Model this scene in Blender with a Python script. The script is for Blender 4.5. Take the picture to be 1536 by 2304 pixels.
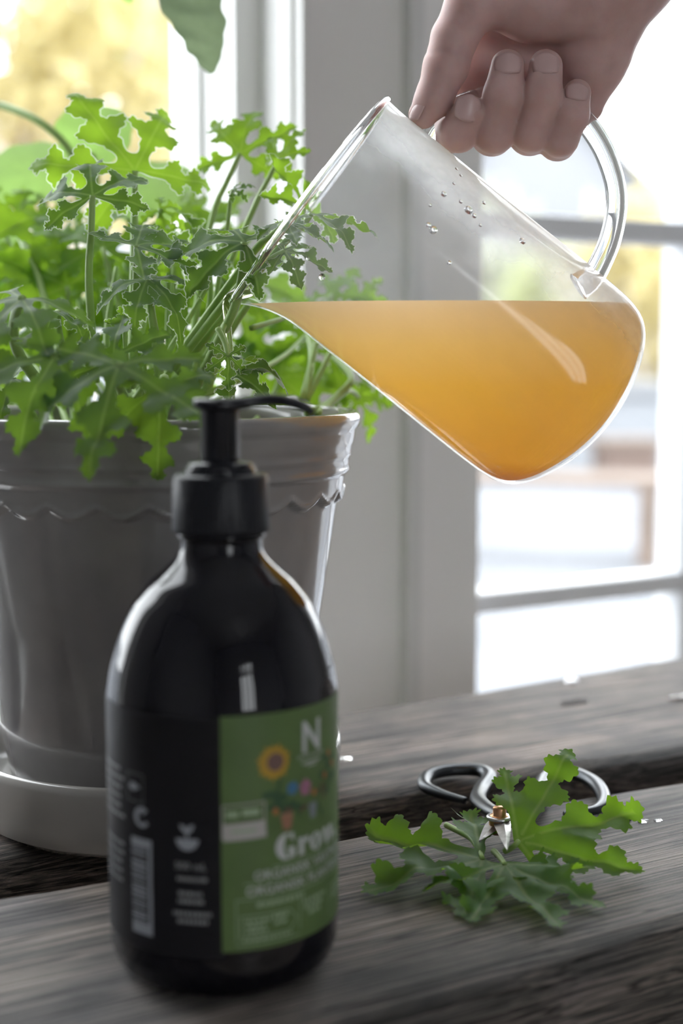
import bpy, bmesh, math, random
import numpy as np
from mathutils import Vector, Matrix, Euler, noise as mnoise
from mathutils.geometry import delaunay_2d_cdt

for o in list(bpy.data.objects):
    bpy.data.objects.remove(o, do_unlink=True)
SC = bpy.context.scene
COL = SC.collection
rad = math.radians

# ------------------------------------------------------------------ camera, world, light, exposure
F = 3200.0                                   # focal length in pixels of the 1536x2304 frame (50 mm on a 36 mm tall sensor)
TILT = math.atan((1152 - 780) / F)
H = 0.2015                                   # camera height above the bench top (bench top is z = 0)
cam = bpy.data.cameras.new('camera')
cam.sensor_fit = 'VERTICAL'; cam.sensor_height = 36; cam.sensor_width = 24; cam.lens = 50
cam.clip_start = 0.02; cam.clip_end = 200
cam.dof.use_dof = True; cam.dof.focus_distance = 0.575; cam.dof.aperture_fstop = 5.0
camo = bpy.data.objects.new('camera', cam); COL.objects.link(camo)
camo.location = (0, 0, H); camo.rotation_euler = (rad(90) - TILT, 0, 0)
SC.camera = camo

world = bpy.data.worlds.new('overcast_sky'); SC.world = world
world.use_nodes = True
world.node_tree.nodes['Background'].inputs['Color'].default_value = (0.93, 0.97, 1.0, 1)
world.node_tree.nodes['Background'].inputs['Strength'].default_value = 6.8
SC.view_settings.view_transform = 'Standard'
SC.view_settings.look = 'None'
SC.view_settings.exposure = 0.22
SC.view_settings.gamma = 1.0
SC.view_settings.use_curve_mapping = False
try:
    SC.cycles.use_denoising = True
    SC.cycles.transparent_max_bounces = 16
    SC.cycles.max_bounces = 10
    SC.cycles.use_adaptive_sampling = True
    SC.cycles.adaptive_threshold = .04
    SC.cycles.adaptive_min_samples = 20
    SC.cycles.sample_clamp_indirect = 8
except Exception:
    pass

PHI = rad(30)                                # the bench and the window wall run 30 degrees off the picture plane
CP, SP = math.cos(PHI), math.sin(PHI)

def ray(x, y):
    a = (x - 768) / F; b = (1152 - y) / F
    return Vector((a, math.cos(TILT) + b * math.sin(TILT), -math.sin(TILT) + b * math.cos(TILT)))
def P(x, y, Y):
    d = ray(x, y); return Vector((0, 0, H)) + d * (Y / d.y)
def PZ(x, y, z):
    d = ray(x, y); return Vector((0, 0, H)) + d * ((z - H) / d.z)
def B(u, v, z=0.0):                          # bench frame to world
    return Vector((u * CP - v * SP, u * SP + v * CP, z))
def UW(x, v, y=800):                         # u where the sight line of column x meets the vertical plane v
    d = ray(x, y); k = v / (-d.x * SP + d.y * CP); return d.x * k * CP + d.y * k * SP

def portal(name, u, v, z, w, h, flip):
    l = bpy.data.lights.new(name, 'AREA'); l.shape = 'RECTANGLE'; l.size = w; l.size_y = h
    l.cycles.is_portal = True
    o = bpy.data.objects.new(name, l); COL.objects.link(o)
    o.location = B(u, v, z); o.rotation_euler = (rad(90), 0, PHI if flip else PHI + math.pi)

# ------------------------------------------------------------------ materials
MATS = {}
def sock(n, name, val):
    if name in n.inputs: n.inputs[name].default_value = val
def mat(name, col=(.5, .5, .5), rough=.5, metal=0.0, **kw):
    if name in MATS: return MATS[name]
    m = bpy.data.materials.new(name); m.use_nodes = True
    b = m.node_tree.nodes['Principled BSDF']
    sock(b, 'Base Color', (*col, 1)); sock(b, 'Roughness', rough); sock(b, 'Metallic', metal)
    for k, v in kw.items(): sock(b, k.replace('_', ' '), v)
    MATS[name] = m
    return m
def nt(m):
    return m.node_tree.nodes, m.node_tree.links, m.node_tree.nodes['Principled BSDF']
def add_noise_color(m, c1, c2, scale=(8, 8, 8), nscale=5, detail=6, lo=.35, hi=.65, bump=0, bscale=None, coord='Object'):
    N, L, b = nt(m)
    tc = N.new('ShaderNodeTexCoord'); mp = N.new('ShaderNodeMapping'); mp.inputs['Scale'].default_value = scale
    no = N.new('ShaderNodeTexNoise'); no.inputs['Scale'].default_value = nscale; no.inputs['Detail'].default_value = detail
    cr = N.new('ShaderNodeValToRGB')
    cr.color_ramp.elements[0].position = lo; cr.color_ramp.elements[0].color = (*c1, 1)
    cr.color_ramp.elements[1].position = hi; cr.color_ramp.elements[1].color = (*c2, 1)
    L.new(tc.outputs[coord], mp.inputs[0]); L.new(mp.outputs[0], no.inputs['Vector'])
    L.new(no.outputs['Fac'], cr.inputs[0]); L.new(cr.outputs[0], b.inputs['Base Color'])
    if bump:
        bp = N.new('ShaderNodeBump'); bp.inputs['Strength'].default_value = bump; bp.inputs['Distance'].default_value = .002
        L.new(no.outputs['Fac'], bp.inputs['Height']); L.new(bp.outputs[0], b.inputs['Normal'])
    return cr

def wood_material(name, tint=(1, 1, 1), dark=1.0, seed=0.0):
    m = mat(name, rough=.6)
    N, L, b = nt(m)
    sock(b, 'Specular IOR Level', .35)
    tc = N.new('ShaderNodeTexCoord')
    def nz(sc, ns, det, rough=.6, dist=0.0):
        mp = N.new('ShaderNodeMapping'); mp.inputs['Scale'].default_value = sc; mp.inputs['Location'].default_value = (seed, seed * .7, 0)
        n = N.new('ShaderNodeTexNoise'); n.inputs['Scale'].default_value = ns; n.inputs['Detail'].default_value = det
        n.inputs['Roughness'].default_value = rough; n.inputs['Distortion'].default_value = dist
        L.new(tc.outputs['Object'], mp.inputs[0]); L.new(mp.outputs[0], n.inputs['Vector']); return n
    grain = nz((1.6, 150, 150), 6, 7, .78, .3)         # fine raised grain along the board
    broad = nz((2.0, 14, 14), 3, 4, .55, .6)         # wide weathered streaks
    blot = nz((7, 10, 10), 2.2, 4)
    cr = N.new('ShaderNodeValToRGB'); e = cr.color_ramp.elements
    c = lambda r, g, bl: (r * tint[0] * dark, g * tint[1] * dark, bl * tint[2] * dark, 1)
    e[0].position = .37; e[0].color = c(.022, .020, .020)
    e[1].position = .62; e[1].color = c(.58, .54, .51)
    x = e.new(.46); x.color = c(.13, .138, .132)
    x = e.new(.54); x.color = c(.33, .305, .288)
    mx = N.new('ShaderNodeMath'); mx.operation = 'MULTIPLY_ADD'; mx.inputs[1].default_value = .74
    sc2 = N.new('ShaderNodeMath'); sc2.operation = 'MULTIPLY'; sc2.inputs[1].default_value = .26
    L.new(grain.outputs['Fac'], mx.inputs[0]); L.new(broad.outputs['Fac'], sc2.inputs[0]); L.new(sc2.outputs[0], mx.inputs[2])
    L.new(mx.outputs[0], cr.inputs[0])
    r2 = N.new('ShaderNodeValToRGB'); r2.color_ramp.elements[0].position = .35; r2.color_ramp.elements[0].color = (.42, .42, .46, 1)
    r2.color_ramp.elements[1].position = .62; r2.color_ramp.elements[1].color = (1.05, .98, .92, 1)
    L.new(blot.outputs['Fac'], r2.inputs[0])
    ml = N.new('ShaderNodeMix'); ml.data_type = 'RGBA'; ml.blend_type = 'MULTIPLY'; ml.inputs['Factor'].default_value = .8
    L.new(cr.outputs[0], ml.inputs[6]); L.new(r2.outputs[0], ml.inputs[7])
    # thin dark checks running with the grain
    chk = nz((1.1, 46, 46), 5, 3, .5, .5)
    sb = N.new('ShaderNodeMath'); sb.operation = 'SUBTRACT'; sb.inputs[1].default_value = .52; L.new(chk.outputs['Fac'], sb.inputs[0])
    ab = N.new('ShaderNodeMath'); ab.operation = 'ABSOLUTE'; L.new(sb.outputs[0], ab.inputs[0])
    mr = N.new('ShaderNodeMapRange'); mr.inputs['From Min'].default_value = .004; mr.inputs['From Max'].default_value = .032; mr.inputs['To Min'].default_value = .16
    L.new(ab.outputs[0], mr.inputs['Value'])
    m2 = N.new('ShaderNodeMix'); m2.data_type = 'RGBA'; m2.blend_type = 'MULTIPLY'; m2.inputs['Factor'].default_value = 1.0
    L.new(ml.outputs[2], m2.inputs[6]); L.new(mr.outputs[0], m2.inputs[7]); L.new(m2.outputs[2], b.inputs['Base Color'])
    bp = N.new('ShaderNodeBump'); bp.inputs['Strength'].default_value = .9; bp.inputs['Distance'].default_value = .0016
    L.new(mx.outputs[0], bp.inputs['Height']); L.new(bp.outputs[0], b.inputs['Normal'])
    return m

def thin_glass(name, tint=(1, 1, 1), ior=1.5, rough=0.0, refl=1.0, haze=0.0, painted_glare=None):
    m = bpy.data.materials.new(name); m.use_nodes = True
    N, L = m.node_tree.nodes, m.node_tree.links
    N.remove(N['Principled BSDF'])
    out = N['Material Output']
    tr = N.new('ShaderNodeBsdfTransparent'); tr.inputs[0].default_value = (*tint, 1)
    gl = N.new('ShaderNodeBsdfGlossy'); gl.inputs['Roughness'].default_value = rough; gl.inputs['Color'].default_value = (refl, refl, refl, 1)
    lw = N.new('ShaderNodeLayerWeight'); lw.inputs['Blend'].default_value = .5     # Schlick reflection, the same from both sides
    pw5 = N.new('ShaderNodeMath'); pw5.operation = 'POWER'; pw5.inputs[1].default_value = 5.0
    f0 = ((ior - 1) / (ior + 1)) ** 2
    fr = N.new('ShaderNodeMath'); fr.operation = 'MULTIPLY_ADD'; fr.inputs[1].default_value = 1 - f0; fr.inputs[2].default_value = f0
    L.new(lw.outputs['Facing'], pw5.inputs[0]); L.new(pw5.outputs[0], fr.inputs[0])
    mx = N.new('ShaderNodeMixShader')
    L.new(fr.outputs[0], mx.inputs[0]); L.new(tr.outputs[0], mx.inputs[1]); L.new(gl.outputs[0], mx.inputs[2])
    if haze:
        # faint condensation, plus a white reflection painted along one side
        df = N.new('ShaderNodeBsdfTranslucent'); df.inputs[0].default_value = (.9, .92, .95, 1)
        d2 = N.new('ShaderNodeBsdfDiffuse'); d2.inputs[0].default_value = (.9, .92, .95, 1)
        ad = N.new('ShaderNodeMixShader'); ad.inputs[0].default_value = .4
        L.new(df.outputs[0], ad.inputs[1]); L.new(d2.outputs[0], ad.inputs[2])
        tc = N.new('ShaderNodeTexCoord'); no = N.new('ShaderNodeTexNoise'); no.inputs['Scale'].default_value = 38; no.inputs['Detail'].default_value = 7
        cr = N.new('ShaderNodeValToRGB'); cr.color_ramp.elements[0].position = .42; cr.color_ramp.elements[0].color = (haze * .35,) * 3 + (1,)
        cr.color_ramp.elements[1].position = .75; cr.color_ramp.elements[1].color = (haze,) * 3 + (1,)
        L.new(tc.outputs['Object'], no.inputs['Vector']); L.new(no.outputs['Fac'], cr.inputs[0])
        fac = cr.outputs[0]
        if painted_glare:                             # (direction, where the painted reflection starts, where it is full, strength)
            dp = N.new('ShaderNodeVectorMath'); dp.operation = 'DOT_PRODUCT'; dp.inputs[1].default_value = painted_glare[0]
            L.new(tc.outputs['Object'], dp.inputs[0])
            mr = N.new('ShaderNodeMapRange'); mr.interpolation_type = 'SMOOTHERSTEP'; mr.inputs['From Min'].default_value = painted_glare[1]; mr.inputs['From Max'].default_value = painted_glare[2]; mr.inputs['To Max'].default_value = painted_glare[3]
            n2 = N.new('ShaderNodeTexNoise'); n2.inputs['Scale'].default_value = 40; n2.inputs['Detail'].default_value = 4; L.new(tc.outputs['Object'], n2.inputs['Vector'])
            wob = N.new('ShaderNodeMath'); wob.operation = 'MULTIPLY_ADD'; wob.inputs[1].default_value = .03; L.new(n2.outputs['Fac'], wob.inputs[0]); L.new(dp.outputs['Value'], wob.inputs[2])
            L.new(wob.outputs[0], mr.inputs['Value'])
            ad2 = N.new('ShaderNodeMath'); ad2.operation = 'ADD'; ad2.use_clamp = True; L.new(mr.outputs[0], ad2.inputs[0]); L.new(cr.outputs[0], ad2.inputs[1]); fac = ad2.outputs[0]
        m3 = N.new('ShaderNodeMixShader'); L.new(fac, m3.inputs[0]); L.new(mx.outputs[0], m3.inputs[1]); L.new(ad.outputs[0], m3.inputs[2])
        L.new(m3.outputs[0], out.inputs[0])
    else:
        L.new(mx.outputs[0], out.inputs[0])
    MATS[name] = m
    return m

def leaf_material(name, top, under, trans, tfac=.5, rough=.55):
    m = bpy.data.materials.new(name); m.use_nodes = True
    N, L, b = nt(m); out = N['Material Output']
    sock(b, 'Roughness', rough); sock(b, 'Specular IOR Level', .3); sock(b, 'Sheen Weight', .05); sock(b, 'Sheen Roughness', .4)
    geo = N.new('ShaderNodeNewGeometry')
    tc = N.new('ShaderNodeTexCoord'); no = N.new('ShaderNodeTexNoise'); no.inputs['Scale'].default_value = 160; no.inputs['Detail'].default_value = 3
    L.new(tc.outputs['Object'], no.inputs['Vector'])
    mix = N.new('ShaderNodeMix'); mix.data_type = 'RGBA'
    mix.inputs[6].default_value = (*top, 1); mix.inputs[7].default_value = (*under, 1)
    L.new(geo.outputs['Backfacing'], mix.inputs['Factor'])
    at = N.new('ShaderNodeAttribute'); at.attribute_name = 'vein'
    vm = N.new('ShaderNodeMix'); vm.data_type = 'RGBA'; vm.inputs[7].default_value = (.36, .46, .19, 1)
    vf = N.new('ShaderNodeMath'); vf.operation = 'MULTIPLY'; vf.inputs[1].default_value = .6
    L.new(at.outputs['Fac'], vf.inputs[0]); L.new(vf.outputs[0], vm.inputs['Factor']); L.new(mix.outputs[2], vm.inputs[6])
    mo = N.new('ShaderNodeMix'); mo.data_type = 'RGBA'; mo.blend_type = 'MULTIPLY'; mo.inputs['Factor'].default_value = .5
    cr = N.new('ShaderNodeValToRGB'); cr.color_ramp.elements[0].position = .3; cr.color_ramp.elements[0].color = (.62, .62, .62, 1)
    cr.color_ramp.elements[1].position = .7; cr.color_ramp.elements[1].color = (1.15, 1.15, 1.15, 1)
    L.new(no.outputs['Fac'], cr.inputs[0]); L.new(vm.outputs[2], mo.inputs[6]); L.new(cr.outputs[0], mo.inputs[7])
    L.new(mo.outputs[2], b.inputs['Base Color'])
    tr = N.new('ShaderNodeBsdfTranslucent'); tr.inputs['Color'].default_value = (*trans, 1)
    bp = N.new('ShaderNodeBump'); bp.inputs['Strength'].default_value = .5; bp.inputs['Distance'].default_value = .0009
    L.new(no.outputs['Fac'], bp.inputs['Height']); L.new(bp.outputs[0], b.inputs['Normal'])
    mx = N.new('ShaderNodeMixShader'); mx.inputs[0].default_value = tfac
    L.new(b.outputs[0], mx.inputs[1]); L.new(tr.outputs[0], mx.inputs[2]); L.new(mx.outputs[0], out.inputs[0])
    MATS[name] = m
    return m

def fuzz_material(name):
    m = bpy.data.materials.new(name); m.use_nodes = True
    N, L = m.node_tree.nodes, m.node_tree.links; N.remove(N['Principled BSDF'])
    tr = N.new('ShaderNodeBsdfTransparent'); tl = N.new('ShaderNodeBsdfTranslucent'); tl.inputs[0].default_value = (.9, .95, .85, 1)
    df = N.new('ShaderNodeBsdfDiffuse'); df.inputs[0].default_value = (.8, .88, .75, 1)
    a = N.new('ShaderNodeMixShader'); L.new(tl.outputs[0], a.inputs[1]); L.new(df.outputs[0], a.inputs[2]); a.inputs[0].default_value = .35
    mx = N.new('ShaderNodeMixShader'); mx.inputs[0].default_value = .55
    L.new(tr.outputs[0], mx.inputs[1]); L.new(a.outputs[0], mx.inputs[2]); L.new(mx.outputs[0], N['Material Output'].inputs[0])
    MATS[name] = m
    return m

# ------------------------------------------------------------------ mesh helpers
def obj(name, verts, faces, material, parent=None, loc=None, rotz=0.0, smooth=True, mats=None, midx=None):
    me = bpy.data.meshes.new(name)
    me.from_pydata([tuple(v) for v in verts], [], [tuple(int(i) for i in f) for f in faces])
    me.update()
    for m in (mats or [material]): me.materials.append(m)
    if midx is not None:
        me.polygons.foreach_set('material_index', midx)
    if smooth:
        me.polygons.foreach_set('use_smooth', [True] * len(me.polygons))
    o = bpy.data.objects.new(name, me); COL.objects.link(o)
    if loc is not None: o.location = loc
    o.rotation_euler = (0, 0, rotz)
    if parent is not None: o.parent = parent
    return o
def bmobj(name, bm, material, parent=None, loc=None, rotz=0.0, smooth=False):
    me = bpy.data.meshes.new(name); bm.to_mesh(me); bm.free()
    me.materials.append(material)
    if smooth: me.polygons.foreach_set('use_smooth', [True] * len(me.polygons))
    o = bpy.data.objects.new(name, me); COL.objects.link(o)
    if loc is not None: o.location = loc
    o.rotation_euler = (0, 0, rotz)
    if parent is not None: o.parent = parent
    return o
def empty(name, loc=(0, 0, 0), rotz=0.0):
    o = bpy.data.objects.new(name, None); COL.objects.link(o); o.location = loc; o.rotation_euler = (0, 0, rotz)
    o.empty_display_size = .02
    return o
def tag(o, label=None, cat=None, group=None, kind=None):
    if label: o['label'] = label
    if cat: o['category'] = cat
    if group: o['group'] = group
    if kind: o['kind'] = kind
    return o
def box_bm(x0, x1, y0, y1, z0, z1, bev=0.0, seg=2):
    bm = bmesh.new()
    vs = [bm.verts.new((x, y, z)) for x in (x0, x1) for y in (y0, y1) for z in (z0, z1)]
    for f in ((0, 1, 3, 2), (4, 6, 7, 5), (0, 4, 5, 1), (2, 3, 7, 6), (0, 2, 6, 4), (1, 5, 7, 3)):
        bm.faces.new([vs[i] for i in f])
    bmesh.ops.recalc_face_normals(bm, faces=bm.faces)
    if bev: bmesh.ops.bevel(bm, geom=bm.edges[:], offset=bev, segments=seg, profile=.5, affect='EDGES')
    return bm
def ubox(name, u0, u1, v0, v1, z0, z1, m, parent=None, bev=0.0):     # a box in the bench frame
    return bmobj(name, box_bm(u0, u1, v0, v1, z0, z1, bev), m, parent, rotz=0 if parent else PHI)
def lathe(profile, n=64, cap0=True, cap1=True, rf=None):
    V = []; Fc = []
    k = len(profile)
    for (r, z) in profile:
        for j in range(n):
            a = 2 * math.pi * j / n
            rr = rf(r, z, a) if rf else r
            V.append((rr * math.cos(a), rr * math.sin(a), z))
    for i in range(k - 1):
        for j in range(n):
            j2 = (j + 1) % n
            Fc.append((i * n + j, i * n + j2, (i + 1) * n + j2, (i + 1) * n + j))
    if cap0: Fc.append(tuple(range(n - 1, -1, -1)))
    if cap1: Fc.append(tuple((k - 1) * n + j for j in range(n)))
    return V, Fc
def catmull(pts, sub=6):
    pts = [Vector(p) for p in pts]; out = []
    for i in range(len(pts) - 1):
        p0 = pts[max(i - 1, 0)]; p1 = pts[i]; p2 = pts[i + 1]; p3 = pts[min(i + 2, len(pts) - 1)]
        for s in range(sub):
            t = s / sub
            out.append(.5 * ((2 * p1) + (p2 - p0) * t + (2 * p0 - 5 * p1 + 4 * p2 - p3) * t * t + (3 * p1 - p0 - 3 * p2 + p3) * t ** 3))
    out.append(pts[-1]); return out
def tube(path, radii, n=8, flat=1.0, up=None, cap=True):
    path = [Vector(p) for p in path]; V = []; Fc = []
    k = len(path)
    if not hasattr(radii, '__len__'): radii = [radii] * k
    if len(radii) != k:
        radii = list(np.interp(np.linspace(0, 1, k), np.linspace(0, 1, len(radii)), radii))
    prev = None
    for i, p in enumerate(path):
        tdir = (path[min(i + 1, k - 1)] - path[max(i - 1, 0)]).normalized()
        if prev is None:
            a = Vector(up) if up is not None else (Vector((0, 0, 1)) if abs(tdir.z) < .9 else Vector((1, 0, 0)))
        else: a = prev
        a = (a - tdir * a.dot(tdir)).normalized(); b = tdir.cross(a); prev = a
        for j in range(n):
            t = 2 * math.pi * j / n
            V.append(p + a * (math.cos(t) * radii[i] * flat) + b * (math.sin(t) * radii[i]))
    for i in range(k - 1):
        for j in range(n):
            j2 = (j + 1) % n
            Fc.append((i * n + j, i * n + j2, (i + 1) * n + j2, (i + 1) * n + j))
    if cap:
        Fc.append(tuple(range(n - 1, -1, -1))); Fc.append(tuple((k - 1) * n + j for j in range(n)))
    return V, Fc
def shift(V, d): return [Vector(v) - d for v in V]

# materials used all over
white_paint = mat('white_paint', (.80, .80, .79), .45)
wall_paint = mat('wall_paint', (.86, .85, .845), .7)
room_paint = mat('room_paint', (.68, .68, .70), .8)
floor_mat = mat('floor_boards', (.30, .24, .19), .5); add_noise_color(floor_mat, (.30, .25, .21), (.46, .40, .34), (1, 12, 12), 3)
pane_mat = thin_glass('window_pane_glass', ior=1.35)

# ------------------------------------------------------------------ the room
WV = 0.88                                    # room side of the window wall
FZ, CZ = -0.45, 2.0                          # floor, ceiling
UL, UR, VB = -1.7, 2.3, -2.6
OUT = 1.04
u680, u935, u1070 = UW(680, WV), UW(935, WV), UW(1070, WV)
uPL = u680 - .74                            # left edge of the left window
uDR = u1070 + 0.92                           # right edge of the garden door
def structure(o, label, cat=None): return tag(o, label, cat, kind='structure')
structure(ubox('floor', UL, UR, VB, OUT, FZ - .05, FZ, floor_mat), 'brown board floor of the room below the bench', 'floor')
structure(ubox('ceiling', UL, UR, VB, OUT, CZ, CZ + .05, white_paint), 'white ceiling above the bench, out of frame', 'ceiling')
wf = empty('wall_window', (0, 0, 0), PHI)
ubox('pier', u680, u1070, WV, OUT, FZ, CZ, wall_paint, wf)
ubox('wall_panel', UL, uPL, WV, OUT, FZ, CZ, wall_paint, wf)
ubox('wall_panel', uDR, UR, WV, OUT, FZ, CZ, wall_paint, wf)
ubox('wall_panel', uPL, u680, WV, OUT, FZ, -.13, wall_paint, wf)
ubox('lintel', uPL, u680, WV, OUT, 1.55, CZ, wall_paint, wf)
ubox('lintel', u1070, uDR, WV, OUT, 1.6, CZ, wall_paint, wf)
structure(wf, 'grey shaded wall pier between the two windows behind the pitcher', 'wall')
wl = ubox('wall_left', UL - .1, UL, VB, OUT, FZ, CZ, room_paint); structure(wl, 'pale side wall of the room at the window end', 'wall')
wr = ubox('wall_right', UR, UR + .1, VB, OUT, FZ, CZ, room_paint); structure(wr, 'pale side wall of the room past the garden door', 'wall')
wb = empty('wall_behind', (0, 0, 0), PHI)
W3 = (-.20, .55, .0, 1.30)                   # a second window at the far side of the room, behind the camera
ubox('wall_panel', UL, W3[0], VB - .1, VB, FZ, CZ, room_paint, wb); ubox('wall_panel', W3[1], UR, VB - .1, VB, FZ, CZ, room_paint, wb)
ubox('wall_panel', W3[0], W3[1], VB - .1, VB, FZ, W3[2], room_paint, wb); ubox('lintel', W3[0], W3[1], VB - .1, VB, W3[3], CZ, room_paint, wb)
structure(wb, 'pale wall behind the camera with a wide window opening', 'wall')
w3 = empty('window_3', (0, 0, 0), PHI)
for k in range(4):
    uu = W3[0] + (W3[1] - W3[0] - .06) * k / 3
    ubox('mullion', uu, uu + .06, VB - .08, VB - .02, W3[2], W3[3], white_paint, w3)
ubox('rail', W3[0], W3[1], VB - .08, VB - .02, W3[2], W3[2] + .06, white_paint, w3)
ubox('rail', W3[0], W3[1], VB - .08, VB - .02, W3[3] - .06, W3[3], white_paint, w3)
structure(w3, 'wide white mullioned window behind the camera', 'window')

# left window: stepped white reveal seen from the side, sash, pane
def v_at(x, u):                              # v where column x meets the plane u = const
    lo, hi = .5, 3.0
    for _ in range(60):
        mid = (lo + hi) / 2
        if UW(x, mid) < u: lo = mid
        else: hi = mid
    return (lo + hi) / 2
w1 = empty('window_1', (0, 0, 0), PHI)
va = WV - .018
ua = UW(681, va)
vb = v_at(655, ua); ub = UW(646, vb)
vc = v_at(590, ub); uc = UW(532, vc)
vd = v_at(462, uc); ud = UW(450, vd)
ubox('casing', ua, ua + .004, va, vb, -.13, 1.6, white_paint, w1)
ubox('casing', ub, ua + .004, vb - .006, vc, -.13, 1.6, white_paint, w1)
ubox('jamb', uc, ub + .004, vc, vd, -.13, 1.6, white_paint, w1)
ubox('sash_stile', ud, uc + .004, vd, vd + .045, -.13, 1.6, white_paint, w1)
ubox('sash_rail', uPL, ud, vd, vd + .045, -.13, -.07, white_paint, w1)
ubox('sash_rail', uPL, ud, vd, vd + .045, 1.50, 1.56, white_paint, w1)
ubox('sash_stile', uPL, uPL + .06, vd, vd + .045, -.13, 1.56, white_paint, w1)
ubox('pane', uPL + .06, ud, vd + .02, vd + .024, -.07, 1.5, pane_mat, w1)
ubox('sill', uPL, ub, WV - .12, vd, -.155, -.13, white_paint, w1)
structure(w1, 'white window with stepped side reveal behind the leafy plant', 'window')

# right: glazed garden door with muntins
w2 = empty('window_2', (0, 0, 0), PHI)
zbar1 = P(1300, 1328, B(UW(1300, .91), .91).y).z
zbar2 = P(1380, 522, B(UW(1380, .91), .91).y).z
stile_mat = mat('door_paint', (.82, .84, .87), .4)
ubox('door_frame', u935, u1070, WV - .006, OUT, FZ, 1.6, wall_paint, w2)
ubox('frame_bead', UW(920, WV - .012), UW(950, WV - .012), WV - .012, WV, FZ, 1.6, mat('bead_paint', (.72, .72, .72), .5), w2)
uM = UW(1521, .91)
ubox('muntin', u1070, uDR - .06, .895, .925, zbar1 - .0085, zbar1 + .0085, stile_mat, w2, .003)
ubox('muntin', u1070, uDR - .06, .895, .925, zbar2 - .0095, zbar2 + .0095, stile_mat, w2, .003)
ubox('muntin', u1070, uDR - .06, .895, .925, zbar2 + .23, zbar2 + .245, stile_mat, w2, .003)
ubox('muntin', u1070, uDR - .06, .895, .925, zbar1 - .25, zbar1 - .235, stile_mat, w2, .003)
ubox('mullion', uM, uM + .022, .895, .930, FZ, 1.6, stile_mat, w2, .003)
ubox('mullion', uM + .42, uM + .442, .895, .930, FZ, 1.6, stile_mat, w2, .003)
ubox('door_stile', uDR - .06, uDR, WV, OUT, FZ, 1.6, stile_mat, w2)
ubox('pane', u1070, uM, .908, .912, FZ, 1.6, pane_mat, w2)
ubox('pane', uM + .022, uDR - .06, .908, .912, FZ, 1.6, pane_mat, w2)
structure(w2, 'glazed garden door with grey glazing bars behind the pitcher handle', 'window')
portal('daylight_portal_window', (uPL + u680) / 2, OUT + .02, .7, u680 - uPL, 1.7, True)
portal('daylight_portal_door', (uDR + u1070) / 2, OUT + .02, .57, uDR - u1070, 2.05, True)
portal('daylight_portal_rear', (W3[0] + W3[1]) / 2, VB - .12, (W3[2] + W3[3]) / 2, W3[1] - W3[0], W3[3] - W3[2], False)

# ------------------------------------------------------------------ outdoors
GZ = -0.62
patio = mat('pale_patio', (.62, .63, .66), .8); add_noise_color(patio, (.105, .113, .130), (.16, .167, .183), (1, 1, 1), 1.2)
bm = bmesh.new()
vs = [bm.verts.new(p) for p in ((-60, OUT, GZ), (60, OUT, GZ), (60, 90, GZ), (-60, 90, GZ))]; bm.faces.new(vs)
structure(bmobj('ground', bm, patio, rotz=PHI), 'pale sunlit paving outside the garden door', 'ground')
render_white = mat('white_render', (.30, .32, .345), .8)
def house(name, base, w, d, eave, ridge, rz, wallm, roofm, label):
    r = empty(name, base, rz)
    bm = box_bm(-w / 2, w / 2, -d / 2, d / 2, 0, eave); bmobj('walls', bm, wallm, r)
    V = [(-w / 2, -d / 2, eave), (w / 2, -d / 2, eave), (0, -d / 2, ridge), (-w / 2, d / 2, eave), (w / 2, d / 2, eave), (0, d / 2, ridge)]
    obj('gable', V, [(0, 1, 2), (5, 4, 3), (0, 3, 4, 1), (1, 4, 5, 2), (3, 0, 2, 5)], wallm, r, smooth=False)
    for s in (-1, 1):
        o_ = .25
        a = Vector((0, 0, ridge + .04)); b_ = Vector((s * (w / 2 + o_), 0, eave - o_ * (ridge - eave) / (w / 2) + .04))
        V = []
        for q in (a, b_):
            for y in (-d / 2 - .2, d / 2 + .2):
                V += [(q.x, y, q.z), (q.x, y, q.z + .12)]
        obj('roof_slope', V, [(0, 1, 3, 2), (4, 6, 7, 5), (0, 4, 5, 1), (2, 3, 7, 6), (1, 5, 7, 3), (0, 2, 6, 4)], roofm, r, smooth=False)
    for (x, z0, z1) in ((-w * .22, .9, 2.0), (w * .22, .9, 2.0)):
        if z1 < eave:
            f = bmobj('window_frame', box_bm(x - .45, x + .45, -d / 2 - .03, -d / 2 + .02, z0, z1), white_paint, r)
            bmobj('glazing', box_bm(x - .38, x + .38, -d / 2 - .04, -d / 2 - .02, z0 + .07, z1 - .07), mat('far_glazing', (.10, .12, .14), .1), f)
    tag(r, label, 'house')
grey_roof = mat('grey_roof', (.115, .115, .13), .8)
pw = P(1250, 600, 20); house('house', (pw.x - .1, 24, GZ), 5.4, 6, 1.9, 4.6, 0, mat('pale_grey_wall', (.20, .205, .22), .8), grey_roof, 'pale grey gabled house seen through the garden door above the pitcher')
house('house', (-5.2, 15, GZ), 9, 3, 2.3, 2.75, 0, render_white, mat('pale_roof', (.19, .205, .22), .8), 'low whitish house beyond the left window, below the yellow trees')

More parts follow.
